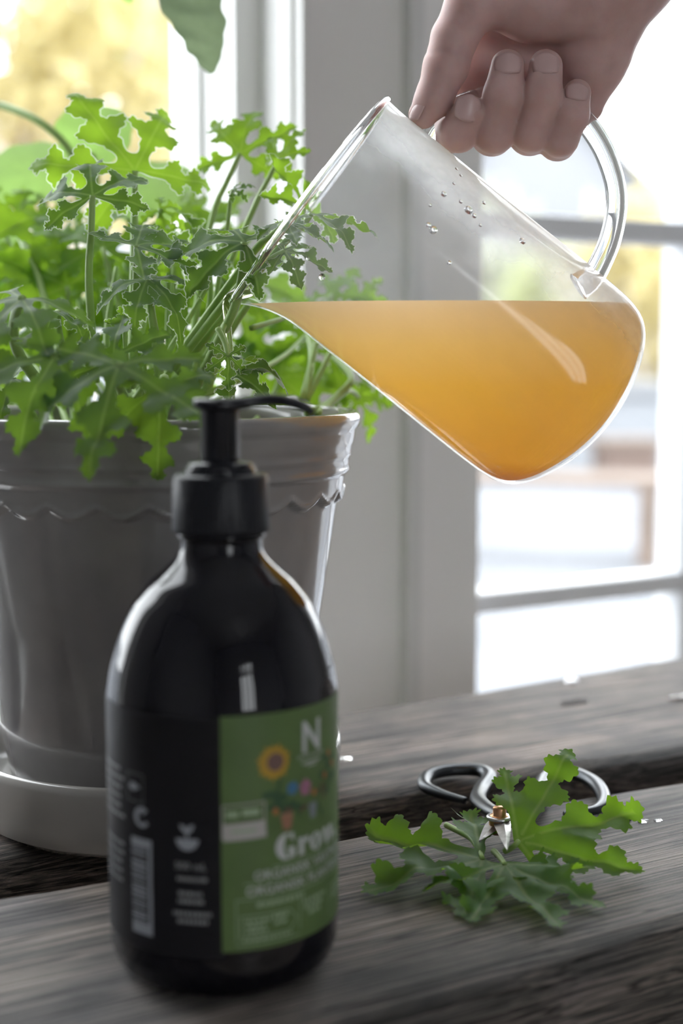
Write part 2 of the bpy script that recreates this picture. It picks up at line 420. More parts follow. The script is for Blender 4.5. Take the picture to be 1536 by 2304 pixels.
def make_tree(name, base, trunk_h, crown_r, crown_z, nleaf, lsize, m, label, cat='tree', seed=1):
    rng = random.Random(seed)
    r = empty(name, base)
    bark = mat('birch_bark', (.55, .50, .45), .8)
    path = [(0, 0, 0), (.05, 0, trunk_h * .5), (-.04, .03, trunk_h), (0, 0, crown_z + crown_r[2] * .5)]
    V, Fc = tube(catmull(path, 4), [.12, .09, .06, .02] if trunk_h > .5 else [.04, .02], 8); obj('trunk', V, Fc, bark, r)
    for k in range(5):
        a = rng.uniform(0, 6.28); e = Vector((math.cos(a) * crown_r[0] * .7, math.sin(a) * crown_r[1] * .7, crown_z + rng.uniform(-.2, .5) * crown_r[2]))
        V, Fc = tube(catmull([(0, 0, trunk_h * .7), e * .5 + Vector((0, 0, trunk_h * .4)), e], 4), [.04, .012], 5); obj('branch', V, Fc, bark, r)
    V = []; Fc = []
    clus = []
    for _ in range(26):
        while True:
            q = Vector((rng.uniform(-1, 1), rng.uniform(-1, 1), rng.uniform(-1, 1)))
            if q.length < 1: break
        clus.append((q, rng.uniform(.22, .42)))
    for _ in range(nleaf):
        q, s = rng.choice(clus)
        p = q + Vector((rng.gauss(0, 1), rng.gauss(0, 1), rng.gauss(0, 1))) * s * .55
        p = Vector((p.x * crown_r[0], p.y * crown_r[1], p.z * crown_r[2] + crown_z))
        a = Vector((rng.gauss(0, 1), rng.gauss(0, 1), rng.gauss(0, 1))).normalized(); b = a.orthogonal().normalized()
        L = lsize * rng.uniform(.6, 1.3); i = len(V)
        V += [p - a * L, p + b * L * .5, p + a * L, p - b * L * .5]; Fc.append((i, i + 1, i + 2, i + 3))
    c = obj('crown', V, Fc, m, r, smooth=False); c['kind'] = 'stuff'
    tag(r, label, cat)
    return r
yel = leaf_material('autumn_yellow_leaf', (.50, .43, .22), (.50, .43, .22), (.58, .51, .26), .5)
ygr = leaf_material('autumn_green_leaf', (.40, .42, .22), (.40, .42, .22), (.48, .51, .26), .5)
pgr = leaf_material('pale_green_leaf', (.40, .42, .33), (.40, .42, .33), (.46, .48, .35), .5)
def tree_at(x, Y, *a, **k):
    p = P(x, 780, Y); return make_tree(a[0], (p.x, Y, GZ), *a[1:], **k)
tree_at(140, 7.0, 'birch_tree', 1.4, (.95, .8, 1.25), 2.55, 3400, .075, yel, 'yellow autumn tree outside the left window, behind the top leaf', seed=3)
tree_at(330, 11, 'birch_tree', 1.8, (1.2, 1.2, 1.5), 3.3, 3200, .09, ygr, 'yellow-green tree outside the left window, beside the white frame', seed=5)
tree_at(-330, 9.5, 'birch_tree', 1.6, (.9, .9, 1.3), 2.6, 1800, .085, pgr, 'pale thin tree at the far edge of the left window', seed=9)
tree_at(1470, 11, 'garden_shrub', .2, (.60, .55, .80), 1.02, 2600, .065, yel, 'yellow autumn shrub beyond the garden door, beside the jug base', 'shrub', seed=11)
tree_at(1270, 13.5, 'garden_shrub', .2, (.80, .6, .72), .95, 2400, .065, ygr, 'green-yellow shrub beyond the garden door, behind the handle joint', 'shrub', seed=12)
tree_at(1500, 18, 'birch_tree', 1.0, (.55, .6, 1.0), 2.3, 1500, .08, pgr, 'pale bushy tree at the right of the grey house', seed=13)
tree_at(1120, 17, 'birch_tree', .8, (.6, .6, .8), 1.7, 1600, .08, pgr, 'pale green tree at the foot of the grey house roof', seed=14)
# garden wall and garden bench
gw = empty('garden_wall', P(1400, 850, 9.6), 0)
zt = -.0
bmobj('wall_body', box_bm(-3.2, 3.2, -.1, .1, GZ - gw.location.z, -.12), mat('garden_wall_render', (.20, .21, .225), .8), gw)
bmobj('coping', box_bm(-3.25, 3.25, -.14, .14, -.12, -.02, .01), mat('stone_coping', (.17, .175, .185), .7), gw)
tag(gw, 'low white garden wall below the yellow shrubs outside', 'wall')
tan_wood = mat('tan_garden_wood', (.42, .30, .21), .7); add_noise_color(tan_wood, (.10, .075, .06), (.16, .12, .095), (2, 20, 20), 3)
gb = empty('garden_bench', PZ(1420, 1265, GZ), rad(-14))
for k in range(3):
    bmobj('seat_slat', box_bm(-1.6, .16, -.16 + k * .11, -.07 + k * .11, .30, .335, .005), tan_wood, gb)
for (x, y) in ((-1.5, -.12), (-1.5, .12), (.06, -.12), (.06, .12)):
    bmobj('leg', box_bm(x - .035, x + .035, y - .035, y + .035, 0, .30), tan_wood, gb)
tag(gb, 'tan wooden garden bench standing on the pale paving outside', 'bench')
tb = empty('planter_box', PZ(1405, 1090, GZ), rad(8))
bmobj('box_body', box_bm(-.17, .17, -.13, .13, 0, .24, .01), mat('planter_brown', (.11, .075, .06), .7), tb)
bmobj('rim', box_bm(-.19, .19, -.15, .15, .24, .28, .008), tan_wood, tb)
tag(tb, 'brown planter box outside, beyond the garden bench', 'planter')

# ------------------------------------------------------------------ the bench
wood_a = wood_material('weathered_wood_rear', (1.06, .96, .92), .88, 1.3)
wood_b = wood_material('weathered_wood_front', (1.02, .97, .945), .95, 7.7)
bench = empty('wooden_bench', (0, 0, 0), PHI)
def plank(name, edge_f, edge_b, z0, z1, m, u0=-.75, u1=1.35, bev=.005):
    us = [u0 + (u1 - u0) * k / 60 for k in range(61)]
    prof = [(0, z0), (0, z1 - bev), (bev * .35, z1 - bev * .3), (bev, z1), ]
    V = []; Fc = []
    for i, u in enumerate(us):
        f, b_ = edge_f(u), edge_b(u)
        wob = .0012 * math.sin(u * 23) + .0008 * math.sin(u * 61 + 1)
        ring = [(f + wob + bev * .2, z0), (f + wob, z1 - bev), (f + wob + bev * .35, z1 - bev * .3), (f + wob + bev, z1)]
        for q in range(1, 8): ring.append((f + bev + (b_ - f - 2 * bev) * q / 8, z1 + .0005 * math.sin(q * 2.1 + u * 9)))
        ring += [(b_ + wob - bev, z1), (b_ + wob - bev * .35, z1 - bev * .3), (b_ + wob, z1 - bev), (b_ + wob - bev * .2, z0)]
        V += [(u, a, z) for a, z in ring]
        n = len(ring)
        if i:
            for j in range(n):
                j2 = (j + 1) % n
                Fc.append(((i - 1) * n + j, (i - 1) * n + j2, i * n + j2, i * n + j))
    Fc.append(tuple(range(n))); Fc.append(tuple(60 * n + j for j in range(n - 1, -1, -1)))
    return obj(name, V, Fc, m, bench)
cl = lambda u: min(max(u, .05), .75)
plank('plank', lambda u: .3537, lambda u: .5157 - .0643 * cl(u), -.045, 0, wood_b, bev=.009)
plank('plank', lambda u: .5540 - .0765 * cl(u), lambda u: .6535 + .050 * cl(u), -.042, 0, wood_a, bev=.010)
under = mat('underframe_wood', (.10, .085, .075), .8); add_noise_color(under, (.06, .05, .045), (.14, .12, .10), (2, 30, 30), 4)
for u in (-.55, .62, 1.15):
    bmobj('crossbar', box_bm(u - .03, u + .03, .375, .66, -.10, -.0455), under, bench)
for u in (-.55, 1.15):
    for v in (.385, .62):
        bmobj('leg', box_bm(u - .028, u + .028, v - .028, v + .028, FZ, -.1005), under, bench)
bmobj('stretcher', box_bm(-.52, 1.12, .49, .53, -.30, -.25), under, bench)
steel = mat('dull_steel', (.62, .62, .64), .3, 1.0)
def screw(u, v):
    V, Fc = lathe([(0.0001, .0016), (.003, .0014), (.0042, .0008), (.0046, -.001)], 14, False, False); o = obj('screw', V, Fc, steel, bench, (u, v, 0)); return o
q = PZ(1285, 1533, 0); uvq = (q.x * CP + q.y * SP, -q.x * SP + q.y * CP); screw(*uvq)
knot_m = mat('dark_wood_knot', (.045, .036, .032), .8)
for (x, y, a, b_) in ((1290, 1582, .010, .004), (1335, 1770, .006, .003)):
    q = PZ(x, y, 0); V = [(math.cos(t * .3927) * a, math.sin(t * .3927) * b_, .0011) for t in range(16)]
    V.append((0, 0, .0006)); obj('knot', V, [(16, i, (i + 1) % 16) for i in range(16)], knot_m, bench, (q.x * CP + q.y * SP, -q.x * SP + q.y * CP, 0))
tag(bench, 'weathered grey plank bench under the bottle and the pot', 'bench')

# water specks on the bench
waterm = mat('clear_water', (1, 1, 1), .02, 0, Transmission_Weight=1.0, IOR=1.33)
def dome(r, h, n=12, k=4):
    prof = [(max(r * math.cos(i / k * math.pi / 2), 1e-5), h * math.sin(i / k * math.pi / 2)) for i in range(k + 1)]
    return lathe(prof, n, True, False)
rngd = random.Random(4)
for (x, y, r, lab) in ((1405, 1846, .0022, 'longish water drop on the front plank past the leaf pile'), (1447, 1848, .0018, 'water drop on the front plank nearest the picture edge past the leaves'), (1480, 1846, .0014, 'tiny water drop on the front plank in line with the scissor loops'),
                       (770, 1708, .0035, 'white water drop on the rear plank beside the bottle label'), (1525, 1572, .0045, 'water drop on the rear plank at the picture edge below the door')):
    V, Fc = dome(r, r * .45); V = [(v[0] * 1.6, v[1], v[2]) for v in V]
    q = PZ(x, y, .0003); tag(obj('water_drop', V, Fc, waterm, None, q, PHI), lab, 'drop', 'water drops on the bench')

# ------------------------------------------------------------------ pot, saucer, soil
PX, PY = P(338, 935, .62).x, .62
glaze = mat('grey_glaze', (.2, .19, .19), .16, 0, Coat_Weight=.6, Coat_Roughness=.05)
add_noise_color(glaze, (.215, .206, .210), (.26, .25, .25), (1, 1, 1), 26, 4, .35, .65)
saucer_glaze = mat('pale_saucer_glaze', (.37, .355, .335), .2, 0, Coat_Weight=.5, Coat_Roughness=.06)
def interp(pts, z): return float(np.interp(z, [p[0] for p in pts], [p[1] for p in pts]))
pot = empty('flower_pot', (PX, PY, 0))
PB = .012
zs = [PB + .001 * k for k in range(0, 160)]
body_r = [(.010, .0600), (.012, .0622), (.018, .0635), (.030, .0657), (.083, .0738), (.130, .0808), (.180, .0882)]
NS = 26
def pot_r(z, a):
    r = interp(body_r, z)
    edge = .1395 - .0042 * abs(math.sin(a * NS / 2))          # scalloped lower edge of the collar band
    def st(x, w): t = min(max(x / w + .5, 0), 1); return t * t * (3 - 2 * t)
    r += .0016 * st(z - edge, .0014) + .0009 * math.exp(-((z - edge - .0012) / .0010) ** 2)
    r += .0010 * st(z - .1475, .0014) + .0008 * math.exp(-((z - .1490) / .0013) ** 2)
    r += .0009 * st(z - .1545, .002) - .0007 * math.exp(-((z - .1575) / .0025) ** 2)
    r += .0004 * math.sin(a * 6) * max(0, 1 - abs(z - .07) / .05)
    return r
lipz = [(.1660, 0), (.1675, .0012), (.1700, .0021), (.1722, .0020), (.1737, .0010), (.1742, -.0008), (.1738, -.0028), (.1725, -.0042)]
prof = [(None, z) for z in zs if z < .1655] + [('lip', i) for i in range(len(lipz))] + [('in', z) for z in (.168, .150, .10, .04, .024)]
V = []; Fc = []; n = 312
for (k, z) in prof:
    for j in range(n):
        a = 2 * math.pi * j / n
        if k is None: r = pot_r(z, a); zz = z
        elif k == 'lip': zz = lipz[z][0]; r = pot_r(.1655, a) + lipz[z][1]
        else: zz = z; r = interp(body_r, z) - .0045
        V.append((r * math.cos(a), r * math.sin(a), zz))
m_ = len(prof)
for i in range(m_ - 1):
    for j in range(n):
        j2 = (j + 1) % n; Fc.append((i * n + j, i * n + j2, (i + 1) * n + j2, (i + 1) * n + j))
Fc.append(tuple(range(n - 1, -1, -1))); Fc.append(tuple((m_ - 1) * n + j for j in range(n)))
obj('pot_body', V, Fc, glaze, pot)
tag(pot, 'grey glazed flower pot with a scalloped collar behind the bottle', 'pot')
sp = [(.0001, .004), (.060, .004), (.066, .002), (.070, .0), (.0735, .003), (.0752, .010), (.0762, .020), (.0766, .0265), (.0760, .0292), (.0745, .0302), (.0728, .0295), (.0716, .0270), (.0706, .016), (.0690, .0125), (.064, .0115), (.0001, .0115)]
V, Fc = lathe([(p[0] * 1.085, p[1]) for p in sp], 128, False, False)
sa = obj('pot_saucer', V, Fc, saucer_glaze, None, (PX, PY, 0)); tag(sa, 'thick pale glazed saucer under the grey flower pot', 'saucer')
soil_m = mat('potting_soil', (.05, .035, .025), .95); add_noise_color(soil_m, (.02, .014, .010), (.10, .07, .05), (1, 1, 1), 200, 4)
V = [(0, 0, .152)]; Fc = []
for i in range(1, 16):
    for j in range(48):
        a = 2 * math.pi * j / 48; r = .0795 * i / 15
        V.append((r * math.cos(a), r * math.sin(a), .150 + .004 * mnoise.noise(Vector((r * math.cos(a) * 90, r * math.sin(a) * 90, 0)))))
for j in range(48): Fc.append((0, 1 + j, 1 + (j + 1) % 48))
for i in range(14):
    for j in range(48):
        a = 1 + i * 48; Fc.append((a + j, a + 48 + j, a + 48 + (j + 1) % 48, a + (j + 1) % 48))
tag(obj('potting_soil', V, Fc, soil_m, None, (PX, PY, 0)), 'dark potting soil inside the grey flower pot', 'soil', kind='stuff')

# ------------------------------------------------------------------ scented geranium
HALF = [(.20, .060), (.33, .072), (.40, .105), (.455, .205), (.52, .250), (.575, .240), (.605, .175), (.620, .092), (.68, .078), (.735, .150), (.80, .200), (.855, .170), (.870, .088), (.915, .070), (.965, .098), (1.0, .058)]
def leaf_outline(rng, spread=1.0):
    angs = [-116, -57, 0, 57, 116]; lens = [.72, .90, 1.0, .90, .72]
    angs = [a * spread + rng.uniform(-5, 5) for a in angs]; lens = [l * rng.uniform(.92, 1.08) for l in lens]
    pts = []
    for a, L in zip(angs, lens):
        ca, sa_ = math.cos(rad(a)), math.sin(rad(a))
        def pt(t, w): return (L * t * ca - L * w * sa_, L * t * sa_ + L * w * ca)
        h1 = [(t + rng.uniform(-.012, .012), w * (.35 + .65 * spread) * rng.uniform(.88, 1.1)) for t, w in HALF]
        h2 = [(t + rng.uniform(-.012, .012), w * (.35 + .65 * spread) * rng.uniform(.88, 1.1)) for t, w in HALF]
        pts += [pt(t, -w) for t, w in h1] + [pt(1.035, 0)] + [pt(t, w) for t, w in reversed(h2)]
    pts += [(-.03, .03), (-.03, -.03)]
    # smooth, then crenate
    n = len(pts); out = []
    for i in range(n):
        p0, p1, p2, p3 = (Vector(pts[(i + k) % n]).to_2d() for k in (-1, 0, 1, 2))
        for s in range(4):
            t = s / 4
            q = .5 * ((2 * p1) + (p2 - p0) * t + (2 * p0 - 5 * p1 + 4 * p2 - p3) * t * t + (3 * p1 - p0 - 3 * p2 + p3) * t ** 3)
            if q.length > .3:
                tg = (p2 - p0); nn = Vector((tg.y, -tg.x)).normalized()
                q = q + nn * ((.013, .004, -.010, .004)[s] * rng.uniform(.6, 1.4))
            out.append(q)
    return out, angs, lens
def inside(p, poly):
    x, y = p; c = False; j = len(poly) - 1
    for i in range(len(poly)):
        xi, yi = poly[i]; xj, yj = poly[j]
        if (yi > y) != (yj > y) and x < (xj - xi) * (y - yi) / (yj - yi) + xi: c = not c
        j = i
    return c
FLAT = []
def flat_leaf(seed, spread=1.0):
    rng = random.Random(seed)
    out, angs, lens = leaf_outline(rng, spread)
    n = len(out)
    pts = list(out)
    poly = [(p.x, p.y) for p in out]
    for a, L in zip(angs, lens):
        d = Vector((math.cos(rad(a)), math.sin(rad(a)))); pr = Vector((-d.y, d.x))
        for k in range(1, 17):
            c = d * (L * k / 17)
            pts.append(c)
            for s in (-1, 1):
                q = c + pr * (.022 * s)
                if inside(q, poly): pts.append(q)
    g = .075
    for i in range(-16, 17):
        for j in range(-16, 17):
            q = Vector((i * g + (j % 2) * g / 2 + rng.uniform(-.01, .01), j * g * .9 + rng.uniform(-.01, .01)))
            if not inside(q, poly): continue
            near = min((q - p).length for p in pts[n:n + 240]) if len(pts) > n else 1
            if near < .028 or min((q - p).length for p in out) < .022: continue
            pts.append(q)
    r = delaunay_2d_cdt([Vector(p) for p in pts], [], [list(range(n))], 1, 1e-6)
    V2, tris = r[0], r[2]
    orig = r[3]
    border = [i for i, o in enumerate(orig) if any(k < n for k in o)]
    return dict(v=[Vector(p) for p in V2], f=[tuple(t) for t in tris], out=out, angs=angs, lens=lens)
for s in range(6): FLAT.append(flat_leaf(s + 20))

def leaf_mesh(flat, R, droop, fold, seed, wave=.05, fuzz=True, lobe_droop=None):
    rng = random.Random(seed)
    ld = lobe_droop or [rng.uniform(-.5, .5) for _ in range(5)]
    ax = [Vector((math.cos(rad(a)), math.sin(rad(a)))) for a in flat['angs']]
    ph = [rng.uniform(0, 6.28) for _ in range(4)]
    def dfm(p):
        r = p.length
        if r < 1e-6: return Vector((0, 0, 0))
        d = p / r
        w = [max(0.0, d.dot(a)) ** 6 + 1e-5 for a in ax]; sw = sum(w)
        k = droop + sum(wi * l for wi, l in zip(w, ld)) / sw
        bi = max(range(5), key=lambda i: d.dot(ax[i]))
        perp = abs(p.x * ax[bi].y - p.y * ax[bi].x)
        if abs(k) > 1e-3: rr, zz = math.sin(k * r) / k, -(1 - math.cos(k * r)) / k
        else: rr, zz = r, 0
        zz += fold * perp * min(1, r * 2.2)
        zz += wave * r * (math.sin(p.x * 7 + ph[0]) * math.sin(p.y * 6 + ph[1])) + wave * .5 * r * math.sin(p.x * 17 + ph[2]) * math.sin(p.y * 15 + ph[3])
        return Vector((d.x * rr, d.y * rr, zz))
    V = [dfm(p) * R for p in flat['v']]
    vein = []
    for p in flat['v']:
        e = 9
        for a, L in zip(ax, flat['lens']):
            t = p.dot(a)
            if 0 <= t <= L: e = min(e, abs(p.x * a.y - p.y * a.x))
        vein.append(1.0 if e < .004 or p.length < .02 else 0.0)
    Fc = list(flat['f']); mi = [0] * len(Fc)
    if fuzz:
        o = flat['out']; n = len(o); b0 = len(V)
        for i in range(n):
            tn = (o[(i + 1) % n] - o[(i - 1) % n])
            nn = Vector((tn.y, -tn.x)); nn = nn.normalized() if nn.length > 0 else Vector((1, 0))
            wdt = .009 + .009 * rng.random()
            V.append(dfm(o[i]) * R); V.append(dfm(o[i] + nn * wdt) * R); vein += [0, 0]
        for i in range(n):
            a = b0 + 2 * i; b = b0 + 2 * ((i + 1) % n); Fc.append((a, a + 1, b + 1, b)); mi.append(1)
    return V, Fc, mi, vein
leafA = leaf_material('geranium_leaf', (.034, .080, .044), (.080, .15, .04), (.27, .48, .03), .36)
leafB = leaf_material('geranium_leaf_backlit', (.08, .165, .035), (.12, .22, .04), (.36, .60, .035), .52)  # brighter copy for rear and top leaves, backlight put into the green
leafC = leaf_material('geranium_leaf_cut', (.070, .155, .050), (.12, .23, .06), (.34, .64, .02), .42)
fuzz_m = fuzz_material('leaf_edge_hairs')
stem_m = mat('hairy_green_stem', (.30, .46, .13), .5, 0, Sheen_Weight=.15, Sheen_Roughness=.35)
leaf_n = [0]
def frame(mid, nrm):
    z = Vector(nrm).normalized(); x = Vector(mid); x = (x - z * x.dot(z)).normalized(); y = z.cross(x)
    return Matrix((x, y, z)).transposed()
def make_leaf(parent, joint, R, mid, nrm, droop, fold=.25, m=None, name='leaf', fuzz=True, ld=None, wave=.085, flat=None):
    leaf_n[0] += 1
    fl = flat or FLAT[leaf_n[0] % len(FLAT)]
    V, Fc, mi, vein = leaf_mesh(fl, R, droop, fold, leaf_n[0] * 7, wave, fuzz, ld)
    M3 = frame(mid, nrm)
    V = [M3 @ v for v in V]
    base = Vector(parent.location) if parent else Vector((0, 0, 0))
    o = obj(name, V, Fc, None, parent, Vector(joint) - base, mats=[m or leafA, fuzz_m], midx=mi)
    at = o.data.attributes.new('vein', 'FLOAT', 'POINT'); at.data.foreach_set('value', vein)
    return o
ger = empty('geranium_plant', (PX, PY, .150))
def petiole(leaf, joint, pts, r=.0011, r2=.0016):
    J = Vector(joint)
    path = catmull([J] + [Vector(p) for p in pts], 6)
    V, Fc = tube(path, [r, r2], 7)
    o = obj('petiole', shift(V, J), Fc, stem_m, leaf); return o
rl = random.Random(77)
def G(x, y, Y, R, mid, nrm, droop, fold=.25, m=None, pts=None, r=.0011, ld=None, base=None, wave=.085):
    J = P(x, y, Y)
    lf = make_leaf(ger, J, R, mid, nrm, droop, fold, m, ld=ld, wave=wave, fuzz=.56 < Y < .65)
    if pts: path = [P(*q) for q in pts]
    else:
        b = base or Vector((PX + rl.uniform(-.045, .045), PY + rl.uniform(-.03, .04), .150))
        down = (b - J); path = [J + Vector((down.x * .25, down.y * .25, down.z * .45)), b]
    petiole(lf, J, path, r, r * 1.5)
    return lf
# --- leaves one can pick out in the photograph
G(303, 384, .640, .049, (-.55, .20, .80), (.28, -.86, .42), .55, .16, leafB, [(302, 480, .64), (300, 640, .63), (296, 860, .62)], .0014, ld=[.2, .1, -.2, -.1, .3])
G(208, 440, .605, .034, (-.20, .30, .85), (.05, -.86, .52), .8, .3, leafA, [(205, 520, .605), (200, 640, .61), (215, 860, .62)], .0013)
G(306, 553, .590, .034, (.55, .10, .55), (.10, -.52, .85), .6, .35, leafA, [(306, 640, .59), (302, 740, .595), (296, 870, .61)], .0014)
G(332, 628, .580, .032, (.6, -.6, -.1), (.0, -.38, .92), 1.5, .3, leafA, [(340, 700, .58), (352, 780, .585), (360, 880, .60)], .0015)
G(549, 545, .585, .038, (-.8, -.1, .40), (.05, -.62, .78), .8, .35, leafA, [(545, 610, .585), (528, 690, .59), (495, 760, .60), (430, 890, .62)], .0016, ld=[.6, .4, .0, .2, .6])
G(640, 500, .575, .022, (.8, -.3, .1), (.1, -.25, .97), 1.0, .3, leafA, [(610, 530, .59), (560, 580, .60), (380, 830, .62)], .0012)
G(700, 482, .600, .030, (.95, .1, .15), (.0, -.15, .99), 1.1, .4, leafA, [(670, 520, .60), (600, 590, .605), (400, 840, .625)], .0012)
G(640, 566, .590, .022, (.95, -.1, -.05), (.0, -.5, .85), .8, .45, leafA, [(600, 590, .59), (540, 640, .60), (390, 830, .62)], .0013)
G(540, 345, .690, .032, (.2, .15, .95), (-.25, -.9, .25), .5, .3, leafB, [(510, 410, .69), (480, 480, .685), (450, 640, .67), (420, 880, .65)], .0012)
G(628, 355, .670, .018, (.45, 0, .9), (-.5, -.8, .25), .7, .3, leafB, [(600, 410, .67), (575, 460, .665), (500, 640, .65), (430, 880, .64)], .0011)
G(685, 468, .640, .026, (-.62, .1, .85), (.75, -.5, .4), .5, .7, leafB, [(660, 520, .64), (560, 640, .64), (430, 860, .635)], .0011)
G(524, 428, .640, .0095, (.6, -.1, .5), (-.3, -.5, .8), 1.0, .4, leafA, [(517, 455, .64), (510, 520, .64), (480, 700, .635)], .0008)
G(36, 515, .740, .036, (.1, .2, .95), (.15, -.85, .5), .6, .25, leafB, [(60, 570, .72), (88, 630, .71), (150, 860, .67)], .0013)
G(268, 822, .495, .043, (-.10, -.35, -.80), (-.05, -.72, .65), .75, .22, leafA, [(300, 850, .52), (325, 860, .55), (340, 890, .58)], .0015)
G(125, 800, .508, .040, (-.35, -.40, -.65), (.0, -.70, .70), .7, .22, leafA, [(160, 800, .54), (230, 830, .57), (270, 890, .60)], .0014)
G(360, 872, .515, .032, (.05, -.25, -.97), (.15, -.88, .42), .6, .22, leafA, [(368, 850, .55), (370, 860, .58), (350, 900, .60)], .0014)
G(50, 672, .530, .040, (-.3, -.6, .0), (.0, -.42, .90), .7, .32, leafA, [(30, 730, .55), (45, 800, .56), (120, 900, .59)], .0017)
G(130, 700, .570, .021, (.5, -.5, .1), (.1, -.3, .95), 1.1, .4, leafA, [(135, 760, .58), (170, 860, .60)], .0013)
G(255, 805, .545, .026, (.0, .1, .98), (-.1, -.9, .4), .7, .35, leafA, [(262, 850, .56), (280, 900, .59)], .0014)
G(278, 735, .590, .0085, (-.2, -.2, .95), (.1, -.9, .35), -.6, .5, leafA, [(282, 780, .59), (290, 880, .61)], .0008)
G(322, 795, .600, .011, (.2, -.2, .5), (-.2, -.5, .8), .9, .5, leafA, [(325, 830, .60), (325, 890, .61)], .0008)
G(522, 838, .580, .027, (.75, -.1, .35), (-.45, -.55, .72), 1.6, .7, leafA, [(515, 800, .585), (500, 745, .59), (510, 730, .60), (470, 800, .61)], .0010, ld=[.0, .0, .2, .0, .0])
G(512, 800, .575, .013, (.0, -.2, -.95), (.3, -.9, .2), .5, .3, leafA, [(505, 770, .58), (490, 740, .585)], .0009)
G(745, 800, .735, .042, (.3, -.3, .6), (-.1, -.75, .65), .7, .25, leafB, [(790, 850, .69), (760, 890, .68), (715, 935, .66)], .0014)
G(690, 750, .740, .032, (-.8, -.1, .4), (.1, -.8, .55), .6, .25, leafB, [(700, 800, .69), (690, 900, .67)], .0012)
G(805, 895, .725, .026, (.6, -.2, -.7), (.4, -.7, .5), .8, .25, leafB, [(780, 880, .69), (715, 935, .665)], .0012)
G(745, 665, .730, .026, (.3, .0, .6), (-.2, -.75, .6), .8, .25, leafB, [(720, 740, .70), (680, 900, .67)], .0012)
G(805, 672, .735, .018, (.5, .0, .8), (-.2, -.85, .4), .5, .25, leafB, [(770, 740, .70), (690, 900, .67)], .0010)
G(470, 600, .640, .027, (-.1, .1, .98), (.75, -.6, .2), .7, .9, leafA, [(472, 680, .64), (450, 780, .635), (420, 890, .63)], .0012)
G(120, 575, .740, .040, (-.3, .2, .9), (.1, -.8, .55), .7, .25, leafB)
G(395, 690, 0.725, .028, (.4, .0, .7), (-.1, -.75, .6), .7, .25, leafB)
G(430, 790, 0.735, .026, (.5, -.2, .5), (.1, -.7, .7), .8, .25, leafB)
G(230, 650, 0.725, .030, (-.4, .0, .7), (.1, -.75, .6), .7, .25, leafB)
G(60, 600, 0.735, .030, (-.6, .0, .4), (.1, -.7, .7), .8, .25, leafB)
G(0, 480, 0.775, .030, (-.2, .0, .9), (.3, -.8, .5), .6, .25, leafB)
G(-40, 690, .640, .032, (-.5, -.2, .4), (.1, -.5, .85), .8, .25, leafA)
G(170, 490, 0.765, .026, (.2, .0, .9), (-.1, -.85, .45), .6, .25, leafB)
G(380, 545, .650, .018, (.7, -.2, -.4), (.3, -.8, .5), .8, .3, leafB)
G(260, 760, 0.725, .028, (.2, .0, .8), (.0, -.8, .6), .7, .25, leafB)
G(110, 740, 0.705, .028, (-.4, -.1, .5), (.1, -.7, .7), .8, .25, leafB)
G(500, 690, 0.735, .022, (.5, .0, .7), (-.2, -.8, .5), .7, .25, leafB)
G(30, 850, .560, .026, (-.8, -.3, -.1), (.0, -.4, .9), .9, .3, leafA)
G(360, 470, .655, .015, (.6, -.1, -.2), (.2, -.7, .6), .9, .3, leafB)
# --- the dense back of the clump
rf = random.Random(12)
for (x, y) in ((20, 600), (150, 640), (300, 640), (400, 600), (60, 720), (200, 740), (330, 760), (420, 720), (480, 800), (90, 830), (260, 850), (400, 850), (540, 620), (560, 760), (620, 850), (700, 870), (-60, 560), (-60, 800), (450, 540), (240, 560), (350, 680), (120, 680)):
    G(x + rf.uniform(-15, 15), y + rf.uniform(-15, 15), rf.uniform(.700, .775), rf.uniform(.040, .050), (rf.uniform(-.8, .8), rf.uniform(-.2, .1), rf.uniform(.2, .9)), (rf.uniform(-.3, .3), -.8, rf.uniform(.35, .7)), rf.uniform(.5, .9), .25, leafB, r=.0012)
# --- woody stems rising through the clump
for pts, r in (([(455, 905, .635), (480, 830, .632), (515, 750, .628), (562, 680, .625)], .0027), ([(340, 905, .64), (390, 820, .64), (470, 720, .635), (570, 600, .63)], .0017),
               ([(420, 905, .63), (560, 845, .64), (640, 800, .68), (690, 752, .738)], .0016), ([(300, 905, .62), (380, 790, .62), (470, 640, .63)], .0018), ([(250, 900, .64), (240, 760, .65), (262, 600, .66)], .0018),
               ([(690, 930, .66), (740, 905, .675), (790, 850, .70), (760, 805, .733)], .0018), ([(385, 905, .65), (430, 850, .65), (500, 760, .65)], .0018), ([(565, 738, .625), (640, 715, .65), (700, 690, .69), (745, 666, .729)], .0013)):
    pw = catmull([P(*q) for q in pts], 6); J = pw[0]
    V, Fc = tube(pw, [r, r * .8, r * .5], 9); obj('stem', shift(V, J), Fc, stem_m, ger, J - Vector(ger.location))
tag(ger, 'scented geranium with deeply cut fuzzy green leaves in the grey pot', 'plant')

